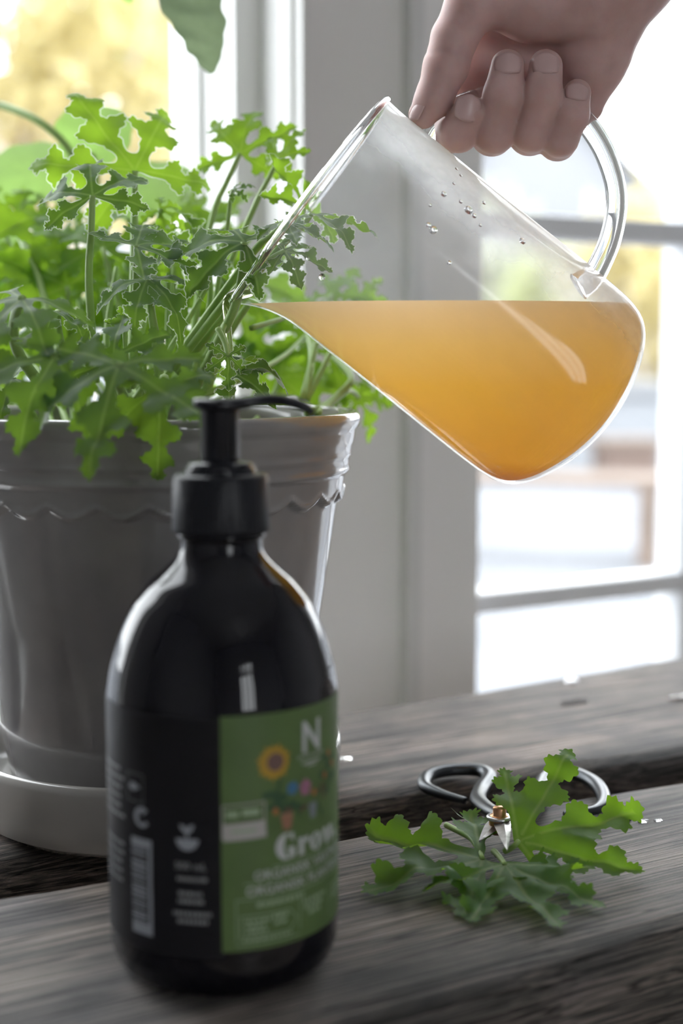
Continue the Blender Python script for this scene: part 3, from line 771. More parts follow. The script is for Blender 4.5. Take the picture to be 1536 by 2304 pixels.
# ------------------------------------------------------------------ round-leaved plant on the window sill
rlm = leaf_material('round_leaf', (.16, .30, .10), (.20, .36, .10), (.44, .68, .18), .6)
dlm = leaf_material('dark_broad_leaf', (.16, .22, .16), (.20, .26, .18), (.26, .34, .18), .3)
wp = empty('window_plant', B(UW(150, .83), .83, -.13))
V, Fc = lathe([(.030, 0), (.036, .02), (.040, .07), (.041, .075), (.037, .075), (.036, .066), (.0001, .066)], 40, True, False)
obj('inner_pot', V, Fc, mat('terracotta', (.42, .20, .12), .8), wp)
def round_leaf(joint, R, mid, nrm, m, ell=1.0, bend=.6, name='round_leaf'):
    V = [Vector((0, 0, 0))]; Fc = []
    for i in range(1, 9):
        for j in range(40):
            a = 2 * math.pi * j / 40; r = i / 8 * (1 + .03 * math.sin(9 * a) * (i / 8) - .32 * math.exp(-((a - math.pi) / .28) ** 2))
            x, y = r * math.cos(a) * ell + .62 * ell, r * math.sin(a)
            q = math.hypot(x, y); V.append(Vector((x, y, -bend * .5 * x * x + .12 * y * y + .02 * math.sin(5 * a) * r)))
    V[0] = Vector((.62 * ell, 0, -bend * .5 * (.62 * ell) ** 2))
    for j in range(40): Fc.append((0, 1 + j, 1 + (j + 1) % 40))
    for i in range(7):
        for j in range(40):
            a = 1 + i * 40; Fc.append((a + j, a + 40 + j, a + 40 + (j + 1) % 40, a + (j + 1) % 40))
    M3 = frame(mid, nrm); V = [M3 @ (v * R) for v in V]
    o = obj(name, V, Fc, m, wp, Vector(joint) - Vector(wp.location))
    return o
wbase = Vector(wp.location) + Vector((0, 0, .07))
for (x, y, Y, R, mid, nrm, m, ell, bend, via) in (
        (205, 345, .80, .021, (.1, .1, .95), (.1, -.9, .3), rlm, 1.0, .3, (215, 560)), (85, 440, .82, .025, (-.25, .1, .8), (.1, -.9, .4), rlm, 1.0, .3, (110, 600)),
        (345, 480, .80, .024, (-.1, .1, .8), (-.1, -.9, .4), rlm, 1.0, .3, (300, 620)), (-60, 640, .80, .026, (.2, .1, .8), (.1, -.9, .4), rlm, 1.0, .3, (20, 720)),
        (60, 700, .80, .026, (.3, .1, .9), (.1, -.9, .4), rlm, 1.0, .3, (100, 760))):
    J = P(x, y, Y); lf = round_leaf(J, R, mid, nrm, m, ell, bend)
    pth = catmull([J, P(via[0], via[1], Y + .02), wbase + Vector((rl.uniform(-.015, .015), 0, 0))], 6); V, Fc = tube(pth, [.0018, .0028], 7); obj('petiole', shift(V, J), Fc, stem_m, lf)
# the tall stem that leaves the frame on top and hangs one long dark leaf back into it
top = [wbase, P(-60, 420, .82), P(-70, 60, .82), P(120, -260, .82), P(300, -300, .80)]
pth = catmull(top, 8); V, Fc = tube(pth, [.0042, .003], 8); obj('stem', shift(V, wbase), Fc, stem_m, wp, wbase - Vector(wp.location))
pth = catmull([P(-40, 225, .82), P(40, 250, .80), P(105, 285, .79), P(160, 345, .79), P(185, 430, .80)], 6); J = pth[0]; V, Fc = tube(pth, .0022, 7); obj('stem', shift(V, J), Fc, stem_m, wp, J - Vector(wp.location))
def long_leaf(pts, widths, nrm, m, curl=.35):
    cp = catmull([P(*q) for q in pts], 8); V = []; Fc = []; k = len(cp)
    ws = np.interp(np.linspace(0, 1, k), np.linspace(0, 1, len(widths)), widths)
    N0 = Vector(nrm).normalized()
    for i, p in enumerate(cp):
        t = (cp[min(i + 1, k - 1)] - cp[max(i - 1, 0)]).normalized(); s = t.cross(N0).normalized(); nn = s.cross(t)
        for j in range(-4, 5):
            q = j / 4; V.append(p + s * (ws[i] * q * (1 + .06 * math.sin(i * 1.3 + q))) + nn * (curl * ws[i] * q * q) + nn * (.08 * ws[i] * math.sin(i * .9 + j)))
    for i in range(k - 1):
        for j in range(8): a = i * 9 + j; Fc.append((a, a + 1, a + 10, a + 9))
    J = cp[0]; o = obj('hanging_leaf', shift(V, J), Fc, m, wp, J - Vector(wp.location))
    return o
long_leaf([(300, -300, .80), (345, -150, .765), (400, -30, .76), (440, 50, .76), (463, 118, .765), (478, 166, .77)], [.004, .018, .0185, .0155, .0095, .0012], (.45, -.88, .1), dlm)
long_leaf([(230, -300, .81), (262, -120, .80), (292, 8, .80)], [.004, .017, .001], (.1, -.95, .2), rlm)
tag(wp, 'round-leaved houseplant by the left window with one long dark hanging leaf', 'plant')

# ------------------------------------------------------------------ pump bottle
bx, by = PZ(505, 2150, 0)[:2]
bx += .0002
bottle = empty('pump_bottle', (bx, by, 0))
BR = .0375
dark_glass = mat('black_glass', (.004, .004, .007), .04, 0, Specular_IOR_Level=.36)
px2m = .0001443
bprof = [(.0001, .002), (.026, .0015), (.029, 0), (.0325, .0012), (.0355, .004), (.0370, .008), (BR, .0125), (BR, .040), (BR, .075), (BR, .088), (.0374, .092), (.0362, .0995), (.0347, .1047), (.0331, .1097), (.0309, .1150), (.0282, .1201), (.0252, .1240), (.0225, .1271), (.0188, .1303), (.0156, .1333), (.0138, .1358), (.0132, .1380), (.0131, .1405), (.0141, .1410), (.0141, .1422), (.0128, .1426), (.0128, .150)]
bprof = [(p[0], p[1]) for p in catmull([Vector((r, z, 0)) for r, z in bprof], 4)]
V, Fc = lathe([(p[0], p[1]) for p in bprof], 96, False, True); obj('bottle_body', V, Fc, dark_glass, bottle)
blackp = mat('black_plastic', (.009, .010, .014), .36, 0, Specular_IOR_Level=.25)
blackg = mat('black_gloss_plastic', (.008, .009, .013), .2, 0, Specular_IOR_Level=.35)
def ribs(r, z, a): return r + (.00025 if int(a / (2 * math.pi) * 120) % 2 else 0) * (1 if .1425 < z < .1600 else 0)
V, Fc = lathe([(.0138, .1424), (.0150, .1424), (.0154, .1430), (.0154, .1440), (.0152, .1600), (.0147, .1611), (.0100, .1614), (.0001, .1614)], 240, False, False, ribs); obj('cap_collar', V, Fc, blackp, bottle)
V, Fc = lathe([(.0112, .1612), (.0114, .1625), (.0106, .1632), (.0104, .1640), (.0100, .1648), (.0070, .1652), (.0001, .1652)], 64, False, False); obj('pump_ring', V, Fc, blackg, bottle)
V, Fc = lathe([(.0060, .1650), (.0062, .1660), (.0061, .1815), (.0064, .1822), (.0001, .1823)], 48, False, False, lambda r, z, a: r + (.00018 if int(a * 24 / 6.2832) % 2 else 0) * (r > .005)); obj('pump_stem', V, Fc, blackg, bottle)
# head plate with the long curved spout
ths = rad(4)
fw = Vector((math.cos(ths), math.sin(ths), 0)); sd = Vector((-math.sin(ths), math.cos(ths), 0))
def hpt(s, w, z): return fw * s + sd * w + Vector((0, 0, z))
sec = [(-.0086, .0010, .1838, .0010), (-.0078, .0048, .1838, .0016), (-.0060, .0068, .1835, .0020), (-.0020, .0078, .1832, .0022), (.0030, .0074, .1832, .0022), (.0070, .0052, .1836, .0022), (.0110, .0042, .1843, .0020), (.0160, .0038, .1847, .0019), (.0200, .0036, .1845, .0019), (.0240, .0034, .1836, .0019), (.0275, .0032, .1822, .0019), (.0295, .0030, .1808, .0018)]
V = []; Fc = []
for (s, w, z, th) in sec:
    for j in range(16):
        a = 2 * math.pi * j / 16; ca, sa_ = math.cos(a), math.sin(a)
        V.append(hpt(s, w * math.copysign(abs(ca) ** .6, ca), z + th * math.copysign(abs(sa_) ** .7, sa_)))
for i in range(len(sec) - 1):
    for j in range(16):
        j2 = (j + 1) % 16; Fc.append((i * 16 + j, i * 16 + j2, (i + 1) * 16 + j2, (i + 1) * 16 + j))
Fc.append(tuple(range(15, -1, -1))); Fc.append(tuple((len(sec) - 1) * 16 + j for j in range(16)))
hd = obj('pump_head', V, Fc, blackg, bottle)
V, Fc = tube([hpt(.0292, 0, .1812), hpt(.0299, 0, .1803)], [.0011, .0011], 10); obj('nozzle_hole', V, Fc, mat('nozzle_dark', (.004, .004, .004), .8), hd)

def wrap(th, z, off=0.0):                    # label angle in degrees (0 = towards the camera, + = to the right), height in mm
    a = rad(th); r = BR + off
    return Vector((r * math.sin(a), -r * math.cos(a), z / 1000))
def patch(name, t0, t1, z0, z1, off, m, parent, nz=1):
    n = max(2, int(abs(t1 - t0) / 2)); V = []; Fc = []
    for i in range(n + 1):
        for k in range(nz + 1): V.append(wrap(t0 + (t1 - t0) * i / n, z0 + (z1 - z0) * k / nz, off))
    for i in range(n):
        for k in range(nz): a = i * (nz + 1) + k; Fc.append((a, a + nz + 1, a + nz + 2, a + 1))
    return obj(name, V, Fc, m, parent)
label_black = mat('black_label_paper', (.010, .010, .013), .45, 0, Specular_IOR_Level=.22)
label_green = mat('green_label_paper', (.105, .185, .052), .40); add_noise_color(label_green, (.074, .132, .037), (.090, .156, .045), (1, 1, 1), 60)
ink = mat('pale_ink', (.50, .52, .52), .5); ink2 = mat('dim_ink', (.24, .25, .26), .5); inkg = mat('pale_green_ink', (.30, .40, .26), .5)
lb = patch('black_label', -165, 6, 15.5, 91.0, .00012, label_black, bottle)
lg = patch('green_label', 3.5, 103, 17.6, 91.4, .00016, label_green, bottle)
lg['label'] = 'green front label with white lettering and painted flowers'
MMDEG = 180 / math.pi / (BR * 1000)          # millimetres to degrees around the bottle
class Ink:
    """Flat printed marks gathered in label space (mm right of an origin angle, mm up) and wrapped on the bottle."""
    def __init__(s, off): s.V = []; s.F = []; s.off = off
    def tri(s, pts2, tris, th0, z0, rot=0.0):
        b = len(s.V); c, sn = math.cos(rot), math.sin(rot)
        for x, y in pts2:
            X, Y = x * c - y * sn, x * sn + y * c
            s.V.append(wrap(th0 + X * MMDEG, z0 + Y, s.off))
        s.F += [tuple(b + i for i in t) for t in tris]
    def poly(s, pts, th0, z0, rot=0.0):
        n = len(pts); pts = [tuple(p) for p in pts]
        xs = [p[0] for p in pts]; ys = [p[1] for p in pts]; add = []
        gx = math.floor(min(xs) / 1.1)
        while gx * 1.1 < max(xs):
            gy = math.floor(min(ys) / 1.1)
            while gy * 1.1 < max(ys):
                q = (gx * 1.1 + .05, gy * 1.1 + .03)
                if inside(q, pts): add.append(q)
                gy += 1
            gx += 1
        r = delaunay_2d_cdt([Vector(p) for p in pts + add], [], [list(range(n))], 1, 1e-6)
        s.tri([(v.x, v.y) for v in r[0]], [tuple(t) for t in r[2]], th0, z0, rot)
    def rect(s, x0, x1, y0, y1, th0, z0, rot=0.0):
        n = max(1, int(abs(x1 - x0) / 2)); pts = []; t = []
        for i in range(n + 1): x = x0 + (x1 - x0) * i / n; pts += [(x, y0), (x, y1)]
        for i in range(n): a = 2 * i; t.append((a, a + 2, a + 3, a + 1))
        s.tri(pts, t, th0, z0, rot)
    def disc(s, x, y, rx, ry, th0, z0, n=14):
        pts = [(x, y)] + [(x + rx * math.cos(2 * math.pi * k / n), y + ry * math.sin(2 * math.pi * k / n)) for k in range(n)]
        s.tri(pts, [(0, 1 + k, 1 + (k + 1) % n) for k in range(n)], th0, z0)
    def text(s, body, size, th0, z0, align='LEFT', rot=0.0, bold=0.0, sx=1.0, sp=1.0):
        cu = bpy.data.curves.new('print', 'FONT'); cu.body = body; cu.size = size; cu.align_x = align; cu.offset = bold; cu.space_character = sp; cu.resolution_u = 3
        to = bpy.data.objects.new('print', cu); COL.objects.link(to)
        dg = bpy.context.evaluated_depsgraph_get(); me = to.evaluated_get(dg).to_mesh()
        pts = [(v.co.x * sx, v.co.y) for v in me.vertices]; fs = [tuple(p.vertices) for p in me.polygons]
        to.evaluated_get(dg).to_mesh_clear(); bpy.data.objects.remove(to); bpy.data.curves.remove(cu)
        s.tri(pts, fs, th0, z0, rot)
    def done(s, name, m, parent): return obj(name, s.V, s.F, m, parent, smooth=False)
OF = .00034
# white lettering of the green label
k = Ink(OF)
th0 = 50.0
def arc(cx, cy, rx, ry, a0, a1, n=14): return [(cx + rx * math.cos(rad(a0 + (a1 - a0) * i / n)), cy + ry * math.sin(rad(a0 + (a1 - a0) * i / n))) for i in range(n + 1)]
def fat_word(k, th0, z0, s):
    def p(pts, ox): k.poly([((x + ox) * s, y * s) for x, y in pts], th0, z0)
    x = 0.0                                                    # G
    p(arc(.46, .5, .46, .52, 62, 298) + arc(.58, .5, .22, .46, 285, 75), x)
    p([(.56, .0), (.86, .04), (.86, .44), (.50, .44), (.50, .38), (.58, .38)], x)
    p([(.60, .93), (.66, 1.0), (.80, .98), (.80, .68), (.74, .68)], x)
    x = 1.0                                                    # r
    p([(0, 0), (.36, 0), (.36, .05), (.31, .05), (.31, .68), (0, .68), (0, .62), (.06, .62), (.06, .05), (0, .05)], x)
    p(arc(.47, .56, .13, .13, 0, 330), x)
    x = 1.66                                                   # o
    p(arc(.36, .34, .36, .36, 90, 270) + arc(.36, .34, .10, .32, 270, 90), x)
    p(arc(.36, .34, .36, .36, -90, 90) + arc(.36, .34, .10, .32, 90, -90), x)
    x = 2.46                                                   # w
    p([(0, .68), (.30, .68), (.47, .14), (.40, -.02), (.28, -.02)], x); p([(.47, .14), (.64, .68), (.58, .68), (.40, .04)], x)
    p([(.46, .68), (.76, .68), (.90, .14), (.82, -.02), (.70, -.02)], x); p([(.90, .14), (1.06, .68), (1.0, .68), (.82, .04)], x)
    p(arc(3.72, .12, .14, .14, 0, 330), 0)
fat_word(k, 29.5, 44.8, 8.1)
k.done('title_word', ink, lg)
k = Ink(OF)
k.text('N', 13.5, 51.3, 77.3, 'CENTER', bold=.35, sx=.9)
for i, w in enumerate((9.2, 8.6, 7.4)): k.text('NELSON GARDEN'[:13] if i == 0 else '', 1.5, 51.3, 75.2, 'CENTER')
k.rect(-4.4, 4.4, 73.4 - 75, 73.9 - 75, 51.3, 75); k.rect(-2.2, 2.2, -2.6, -2.2, 51.3, 75)
k.done('letter_logo', ink, lg)
k = Ink(OF)
k.text('ORGANISK VÄXTNÄRING', 4.1, 18.6, 39.7, sp=1.02, bold=.03)
k.done('lettering_row', ink, lg)
k = Ink(OF)
k.text('ORGANISK PLANTENÆRING', 4.1, 14.8, 35.0, sp=1.02, bold=.03)
k.done('lettering_row', ink, lg)
k = Ink(OF)
for (a, b, z) in ((28, 100, 43.3), (14, 100, 38.8), (10, 100, 33.9)): k.rect(0, (b - a) / MMDEG, -.13, .13, a, z)
# fine rows, boxes and the arrow badge at the foot of the label
for (a, b, z, h_) in ((20, 46, 31.9, 1.5), (45, 62, 29.4, 1.3), (46, 60, 27.3, 1.3), (49, 58, 25.2, 1.3), (70, 84, 29.6, 1.2), (70, 82, 27.7, 1.2), (70, 84, 25.8, 1.2), (14.5, 27, 26.9, 1.1), (14.5, 24, 25.2, 1.1), (14.5, 25, 23.5, 1.1), (28, 36, 27.3, 1.4), (29, 35, 25.2, 1.2), (13, 38, 20.9, .9)):
    x = a
    r_ = random.Random(int(a * 100 + z))
    while x < b:                              # too small to read: broken rows of strokes
        w = r_.uniform(1.2, 3.2); k.rect(0, min(w, b - x) / MMDEG, -h_ / 2, h_ / 2, x, z); x += w + .8
k.rect(0, .25, 19.5 - 33, 0, 10, 33.9); k.rect(0, 21.5, -.12, .12, 10, 19.5); k.rect(0, .25, 20 - 33, -2, 43, 33.9); k.rect(0, .25, 20 - 33, -2, 66, 33.9)
for seg in (((12.2, 28.6), (37, 28.6)), ((37, 28.6), (41.5, 25.0)), ((41.5, 25.0), (37, 21.9)), ((37, 21.9), (12.2, 21.9)), ((12.2, 21.9), (12.2, 28.6))):
    (a0, z0), (a1, z1) = seg; dx = (a1 - a0) / MMDEG; dz = z1 - z0; L = math.hypot(dx, dz); k.rect(0, L, -.15, .15, a0, z0, math.atan2(dz, dx))
k.done('printed_fine_rows', inkg, lg)
# badge at the label's left edge
k = Ink(OF - .00004); k.rect(0, 13.2, -.2, .2, 4.0, 63.6, rad(2.5)); k.rect(0, .4, -10.5, 0, 4.0, 63.6); k.rect(12.9, 13.3, -10, .6, 4.0, 63.6); k.rect(0, 13.2, -11.0, -5.6, 4.0, 63.6, rad(2.5)); k.done('badge', mat('badge_paper', (.42, .40, .39), .5), lg)
k = Ink(OF + .00006)
k.rect(1.2, 5.0, -3.6, -1.6, 4.0, 63.6); k.rect(6, 11.5, -3.3, -1.2, 4.0, 63.6); k.rect(2.8, 10.5, -8.6, -7.6, 4.0, 63.8); k.done('badge_rows', inkg, lg)
# painted flowers
def pm(n_, c): return mat('label_' + n_, c, .45)
k = Ink(OF)
for i in range(15):
    a = 2 * math.pi * i / 15; d = Vector((math.cos(a), math.sin(a))); pr = Vector((-d.y, d.x))
    L = 5.6 + .5 * (i % 2); k.poly([tuple(d * 2.0 - pr * .9), tuple(d * 4.2 - pr * 1.15), tuple(d * L), tuple(d * 4.2 + pr * 1.15), tuple(d * 2.0 + pr * .9)], 29, 76.0)
k.done('sunflower_petals', pm('yellow', (.42, .26, .02)), lg)
k = Ink(OF + .00006); k.disc(.4, .1, 2.9, 2.9, 29, 76.0, 20); k.done('sunflower_centre', pm('mauve_brown', (.15, .085, .075)), lg)
k = Ink(OF - .00004)
for (x, z, a, L, w) in ((30, 68, 80, 10, .5), (36, 62, 60, 6, .5), (43, 62, 100, 5, .4), (64, 66, 85, 12, .5), (60, 60, 120, 5, .5), (67, 68, 50, 5, .5)):
    k.rect(0, L, -w, w, x, z - 5, rad(a))
for (x, z, rx, ry) in ((27, 66, 3, 1.2), (32, 64.5, 2.8, 1.5), (30, 62, 3.2, 1.2), (38, 62, 2.4, 1.0), (42, 60.5, 2.2, .9), (62, 73, 1.8, 1.2), (66, 70, 2.4, 1.3), (60, 68, 2, 1.4), (70, 66, 2.4, 1.5), (64, 62, 2, 1.2), (71, 72, 2, 1), (35, 60, 2.0, 2.4)):
    k.disc(0, 0, rx, ry, x, z)
k.done('painted_leaves', pm('deep_green', (.030, .085, .035)), lg)
k = Ink(OF + .00004)
for i in range(5): a = 2 * math.pi * i / 5; k.disc(1.2 * math.cos(a), 1.2 * math.sin(a), .9, .9, 38.8, 66.8)
k.done('blue_flower', pm('blue', (.05, .17, .34)), lg)
k = Ink(OF + .00004)
for i in range(5): a = 2 * math.pi * i / 5 + .3; k.disc(1.4 * math.cos(a), 1.6 * math.sin(a), 1.1, 1.1, 46.9, 66.0)
k.done('pink_flower', pm('pink', (.36, .14, .24)), lg)
k = Ink(OF + .00004); k.poly([(-2.2, 2.4), (2.4, 2.4), (1.5, -2.8), (-1.3, -2.8)], 35.5, 57.0); k.done('clay_pot', pm('clay', (.30, .145, .09)), lg)
k = Ink(OF + .00004); k.poly([(-2.0, 2.0), (2.0, 2.0), (1.2, -2.4), (-1.2, -2.4)], 52, 57.8); k.disc(0, 2.0, 2.0, .7, 52, 57.8); k.done('grey_pot', pm('grey_blue', (.17, .20, .22)), lg)
k = Ink(OF + .00004)
for (x, z) in ((62, 67.5), (66, 74), (70, 70), (53, 63.5), (29.5, 60.6)): k.disc(0, 0, .9, 1.1, x, z)
k.done('orange_fruit', pm('orange', (.40, .13, .035)), lg)
k = Ink(OF + .00004)
for (x, z, a, L) in ((56, 63, 30, 4), (61, 60, 75, 4), (43, 59, 20, 3.5), (34, 60.5, 0, 3)): k.rect(0, L, -.6, .6, x, z, rad(a))
k.done('brown_twigs', pm('umber', (.10, .06, .04)), lg)
# black side of the label: fine text, symbols, bar code, bowl emblem, volume
k = Ink(OF - .00006)
r_ = random.Random(8); z = 21.0
k.rect(0, 8.6, 0, 3.6, -44.2, 20.4, 0); k.rect(0, 8.6, 0, 2.6, -44.2, 48.4)
z = 24.4
while z < 48.0:
    w = r_.choice((.4, .5, .8, 1.2)); k.rect(0, 6.4, 0, w, -44.2, z); z += w + r_.choice((.4, .6, .9))
k.rect(7.2, 8.6, 0, 30, -44.2, 20.6)
# recycling ring: two interlocked arrows
k.poly(arc(0, 0, 3.2, 3.2, 60, 330, 18) + arc(0, 0, 1.9, 1.9, 330, 60, 18), -37, 57.8)
k.poly([(.2, 3.6), (2.6, 2.4), (.3, .6)], -37, 57.8); k.poly(arc(-1.0, .2, 1.0, 2.2, 40, 250, 10) + arc(-.9, .2, .4, 1.4, 250, 40, 10), -37, 57.8)
# drop symbol in a frame
k.poly([(2.6, 0)] + arc(-.6, 0, 1.7, 1.3, 50, 310, 10), -41.5, 67.0)
# bowl with sprout
k.poly(arc(0, 0, 3.6, 3.6, 180, 360, 18), -12.3, 53.2)
k.poly([(-.3, .2), (-.3, 1.4), (-2.0, 3.2), (-2.4, 4.6), (-.6, 4.0), (0, 3.0), (.8, 4.4), (2.2, 4.6), (1.8, 3.0), (.3, 1.4), (.3, .2)], -12.3, 53.2)
k.done('printed_symbols', mat('grey_ink', (.30, .32, .36), .5), lb)
k = Ink(OF - .00006)
k.text('500 mL', 3.3, -10.9, 43.6, 'CENTER', bold=.03)
for (cx, wd, z, h_) in ((-11, 13, 40.6, 1.3), (-11.2, 11.5, 36.0, 1.3), (-11.2, 12, 33.6, 1.3), (-10.6, 18, 29.6, 1.3), (-10.6, 14, 27.2, 1.3)):
    x = cx - wd / 2; r_ = random.Random(int(z * 10))
    while x < cx + wd / 2:
        w = r_.uniform(.9, 2.4); k.rect(0, w / MMDEG, -h_ / 2, h_ / 2, x, z); x += w + .45
for i in range(13):
    z = 71 - i * 3.0
    if i in (6, 7): continue
    x = -75
    r_ = random.Random(i)
    while x < -53: w = r_.uniform(1.5, 4); k.rect(0, w / MMDEG, -.55, .55, x, z); x += w + .9
k.rect(-3.6, 3.6, 4.6, 4.8, -41, 66.5); k.rect(-3.6, 3.6, -4.2, -4.0, -41, 66.5); k.rect(3.4, 3.6, -4.2, 4.8, -41, 66.5); k.rect(-3.6, -3.4, -4.2, 4.8, -41, 66.5)
k.done('printed_small_rows', ink2, lb)
tag(bottle, 'black pump bottle with a green flower-printed label on the front plank', 'bottle')

# ------------------------------------------------------------------ pitcher
YP = .600
S = .0001878
pc, pb = P(715, 443, YP - .004), P(1357, 958, YP + .002)          # rim centre, tip of the rounded base
A = (pc - pb).normalized()                                     # axis, base towards rim
D = Vector((0, 1, 0)); D = (D - A * D.dot(A)).normalized()
U = D.cross(A); U = U if U.z > 0 else -U                       # towards the handle side
s0 = 1660.0
gprof = [(1660, 0.5), (1657, 40), (1650, 90), (1636, 140), (1614, 190), (1594, 222), (1572, 244), (1545, 257), (1510, 263), (1460, 265), (1380, 265), (1300, 264), (1200, 263), (1100, 263), (1040, 263), (990, 263), (950, 263), (915, 263), (885, 263), (862, 264), (848, 265), (836, 266)]
gprof = [(q.x, q.y * .957) for q in catmull([Vector((a, b, 0)) for a, b in gprof], 3)]
def spout(s, r, th):                                           # th = 0 on the pouring side
    a = (th + math.pi) % (2 * math.pi) - math.pi
    t = max(0.0, 1 - (s - 836) / 150.0)
    g = math.exp(-(a / .30) ** 2)
    neck = -math.exp(-((abs(a) - .62) / .22) ** 2) * 6
    return r + (46 * g + neck) * t ** 2.0
def pit(s, r, th):
    rr = spout(s, r, th) * S
    return pb + A * ((s0 - s) * S) + (-U * math.cos(th) + D * math.sin(th)) * rr
NP = 128
def pit_surface(dr, ds, smax=None):
    V = []; Fc = []
    pr = [(s, r) for s, r in gprof]
    for s, r in pr:
        q = max(r - dr, .3); ss = s - ds * max(0, min(1, (s - 1480) / 150))
        for j in range(NP): V.append(pit(ss, q, 2 * math.pi * j / NP))
    for i in range(len(pr) - 1):
        for j in range(NP):
            j2 = (j + 1) % NP; Fc.append((i * NP + j, i * NP + j2, (i + 1) * NP + j2, (i + 1) * NP + j))
    return V, Fc
pitcher = empty('glass_pitcher', pb)
jug_glass = thin_glass('jug_glass', (.965, .975, .98), 1.42, 0.1, 1.0, haze=.10, painted_glare=(tuple(U), .034, .072, .8))  # white window reflection painted as haze along the handle-side wall
V, Fc = pit_surface(0, 0); jug = obj('jug_body', shift(V, pb), Fc, jug_glass, pitcher)
real_glass = mat('clear_glass', (.97, .985, .99), .0, 0, Transmission_Weight=1.0, IOR=1.46)
ringp = [pit(836, 254, 2 * math.pi * j / NP) for j in range(NP)]
V = []; Fc = []
for j in range(NP):
    c = ringp[j]; t = (ringp[(j + 1) % NP] - ringp[j - 1]).normalized(); n1 = A; n2 = t.cross(n1).normalized()
    for q in range(8): a = 2 * math.pi * q / 8; V.append(c + n1 * math.cos(a) * .0017 + n2 * math.sin(a) * .0014 - pb)
for j in range(NP):
    for q in range(8): j2 = (j + 1) % NP; q2 = (q + 1) % 8; Fc.append((j * 8 + q, j2 * 8 + q, j2 * 8 + q2, j * 8 + q2))
obj('jug_rim', V, Fc, real_glass, pitcher)
hpx = [(952, 308), (972, 276), (1030, 238), (1110, 214), (1200, 212), (1285, 244), (1345, 315), (1380, 400), (1386, 470), (1372, 540), (1350, 592), (1330, 624), (1300, 645)]
hp = catmull([P(x, y, YP) for x, y in hpx], 7)
V, Fc = tube(hp, [.0058, .0046, .0043, .0043, .0043, .0043, .0043, .0044, .0046, .0050, .0062], 18, 1.15, (0, 1, 0)); obj('jug_handle', shift(V, pb), Fc, real_glass, pitcher)
V = []; Fc = []
for (x, y, r) in ((975, 455, 7), (940, 522, 6), (950, 532, 9), (1028, 488, 10), (1012, 470, 5), (1040, 500, 6), (1145, 552, 8), (983, 600, 5), (945, 480, 4), (1065, 470, 5), (1000, 430, 4), (1052, 520, 4), (720, 628, 8), (690, 590, 4), (668, 585, 4), (662, 610, 4), (1010, 395, 4), (1018, 410, 4)):
    Q = P(x, y, YP); w = Q - pb; ax_ = w.dot(A); lat = w.dot(U); rr = 253 * S
    dd = -math.sqrt(max(rr * rr - lat * lat, 0)); c = pb + A * ax_ + U * lat + D * dd; nn = (U * lat + D * dd).normalized()
    v_, f_ = dome(r * S, r * S * .6, 10, 3); M3 = frame(A, nn)
    obj('droplet', [M3 @ Vector(q) for q in v_], f_, waterm, pitcher, c - pb)
tag(pitcher, 'tilted clear glass pitcher with a loop handle held by the hand', 'pitcher')
# the liquid
LZ = .2192
V, Fc = pit_surface(5.0, 10)
bm = bmesh.new(); bv = [bm.verts.new(v - pb) for v in V]
for f in Fc: bm.faces.new([bv[i] for i in f])
bm.faces.new([bv[j] for j in range(NP - 1, -1, -1)]); bm.faces.new([bv[(len(gprof) - 1) * NP + j] for j in range(NP)])
bmesh.ops.recalc_face_normals(bm, faces=bm.faces)
bmesh.ops.bisect_plane(bm, geom=bm.verts[:] + bm.edges[:] + bm.faces[:], plane_co=(0, 0, LZ - pb.z), plane_no=(0, 0, 1), clear_outer=True)
eb = [e for e in bm.edges if e.is_boundary]
bmesh.ops.holes_fill(bm, edges=eb, sides=0)
bmesh.ops.recalc_face_normals(bm, faces=bm.faces)
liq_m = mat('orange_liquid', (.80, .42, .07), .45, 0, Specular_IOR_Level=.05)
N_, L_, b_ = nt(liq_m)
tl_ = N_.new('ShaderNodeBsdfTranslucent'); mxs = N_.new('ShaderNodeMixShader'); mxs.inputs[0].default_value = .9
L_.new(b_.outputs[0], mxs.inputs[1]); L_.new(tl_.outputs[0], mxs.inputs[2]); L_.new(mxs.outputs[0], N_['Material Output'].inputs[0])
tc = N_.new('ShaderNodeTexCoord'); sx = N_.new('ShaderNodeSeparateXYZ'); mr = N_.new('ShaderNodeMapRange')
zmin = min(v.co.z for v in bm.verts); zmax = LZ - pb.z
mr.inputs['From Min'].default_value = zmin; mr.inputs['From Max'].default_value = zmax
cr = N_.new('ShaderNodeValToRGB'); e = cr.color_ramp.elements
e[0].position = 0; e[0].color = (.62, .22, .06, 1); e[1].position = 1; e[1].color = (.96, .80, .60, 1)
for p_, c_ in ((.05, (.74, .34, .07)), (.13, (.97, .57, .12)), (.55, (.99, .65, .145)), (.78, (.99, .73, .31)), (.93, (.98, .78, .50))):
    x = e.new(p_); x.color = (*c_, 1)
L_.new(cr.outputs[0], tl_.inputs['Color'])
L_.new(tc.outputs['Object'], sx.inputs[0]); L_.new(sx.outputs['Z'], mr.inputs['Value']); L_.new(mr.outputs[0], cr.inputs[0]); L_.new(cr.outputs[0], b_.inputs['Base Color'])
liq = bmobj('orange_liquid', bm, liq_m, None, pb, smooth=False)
tip = pit(836, 252, 0)
stream_m = mat('thin_stream', (.98, .93, .84), .0, 0, Transmission_Weight=1.0, IOR=1.33)
sp_ = catmull([tip + U * .006 + Vector((.004, 0, .001)), tip + Vector((-.0010, 0, .0012)), tip + Vector((-.0020, 0, -.005)), Vector((tip.x - .0008, tip.y, .195)), Vector((tip.x + .0006, tip.y + .001, .151))], 8)
V, Fc = tube(sp_, [.0032, .0028, .0020, .0015, .0013, .0012], 10)
obj('stream', shift(V, pb), Fc, stream_m, liq)
tag(liq, 'cloudy orange liquid filling the tilted pitcher and pouring out', 'liquid')

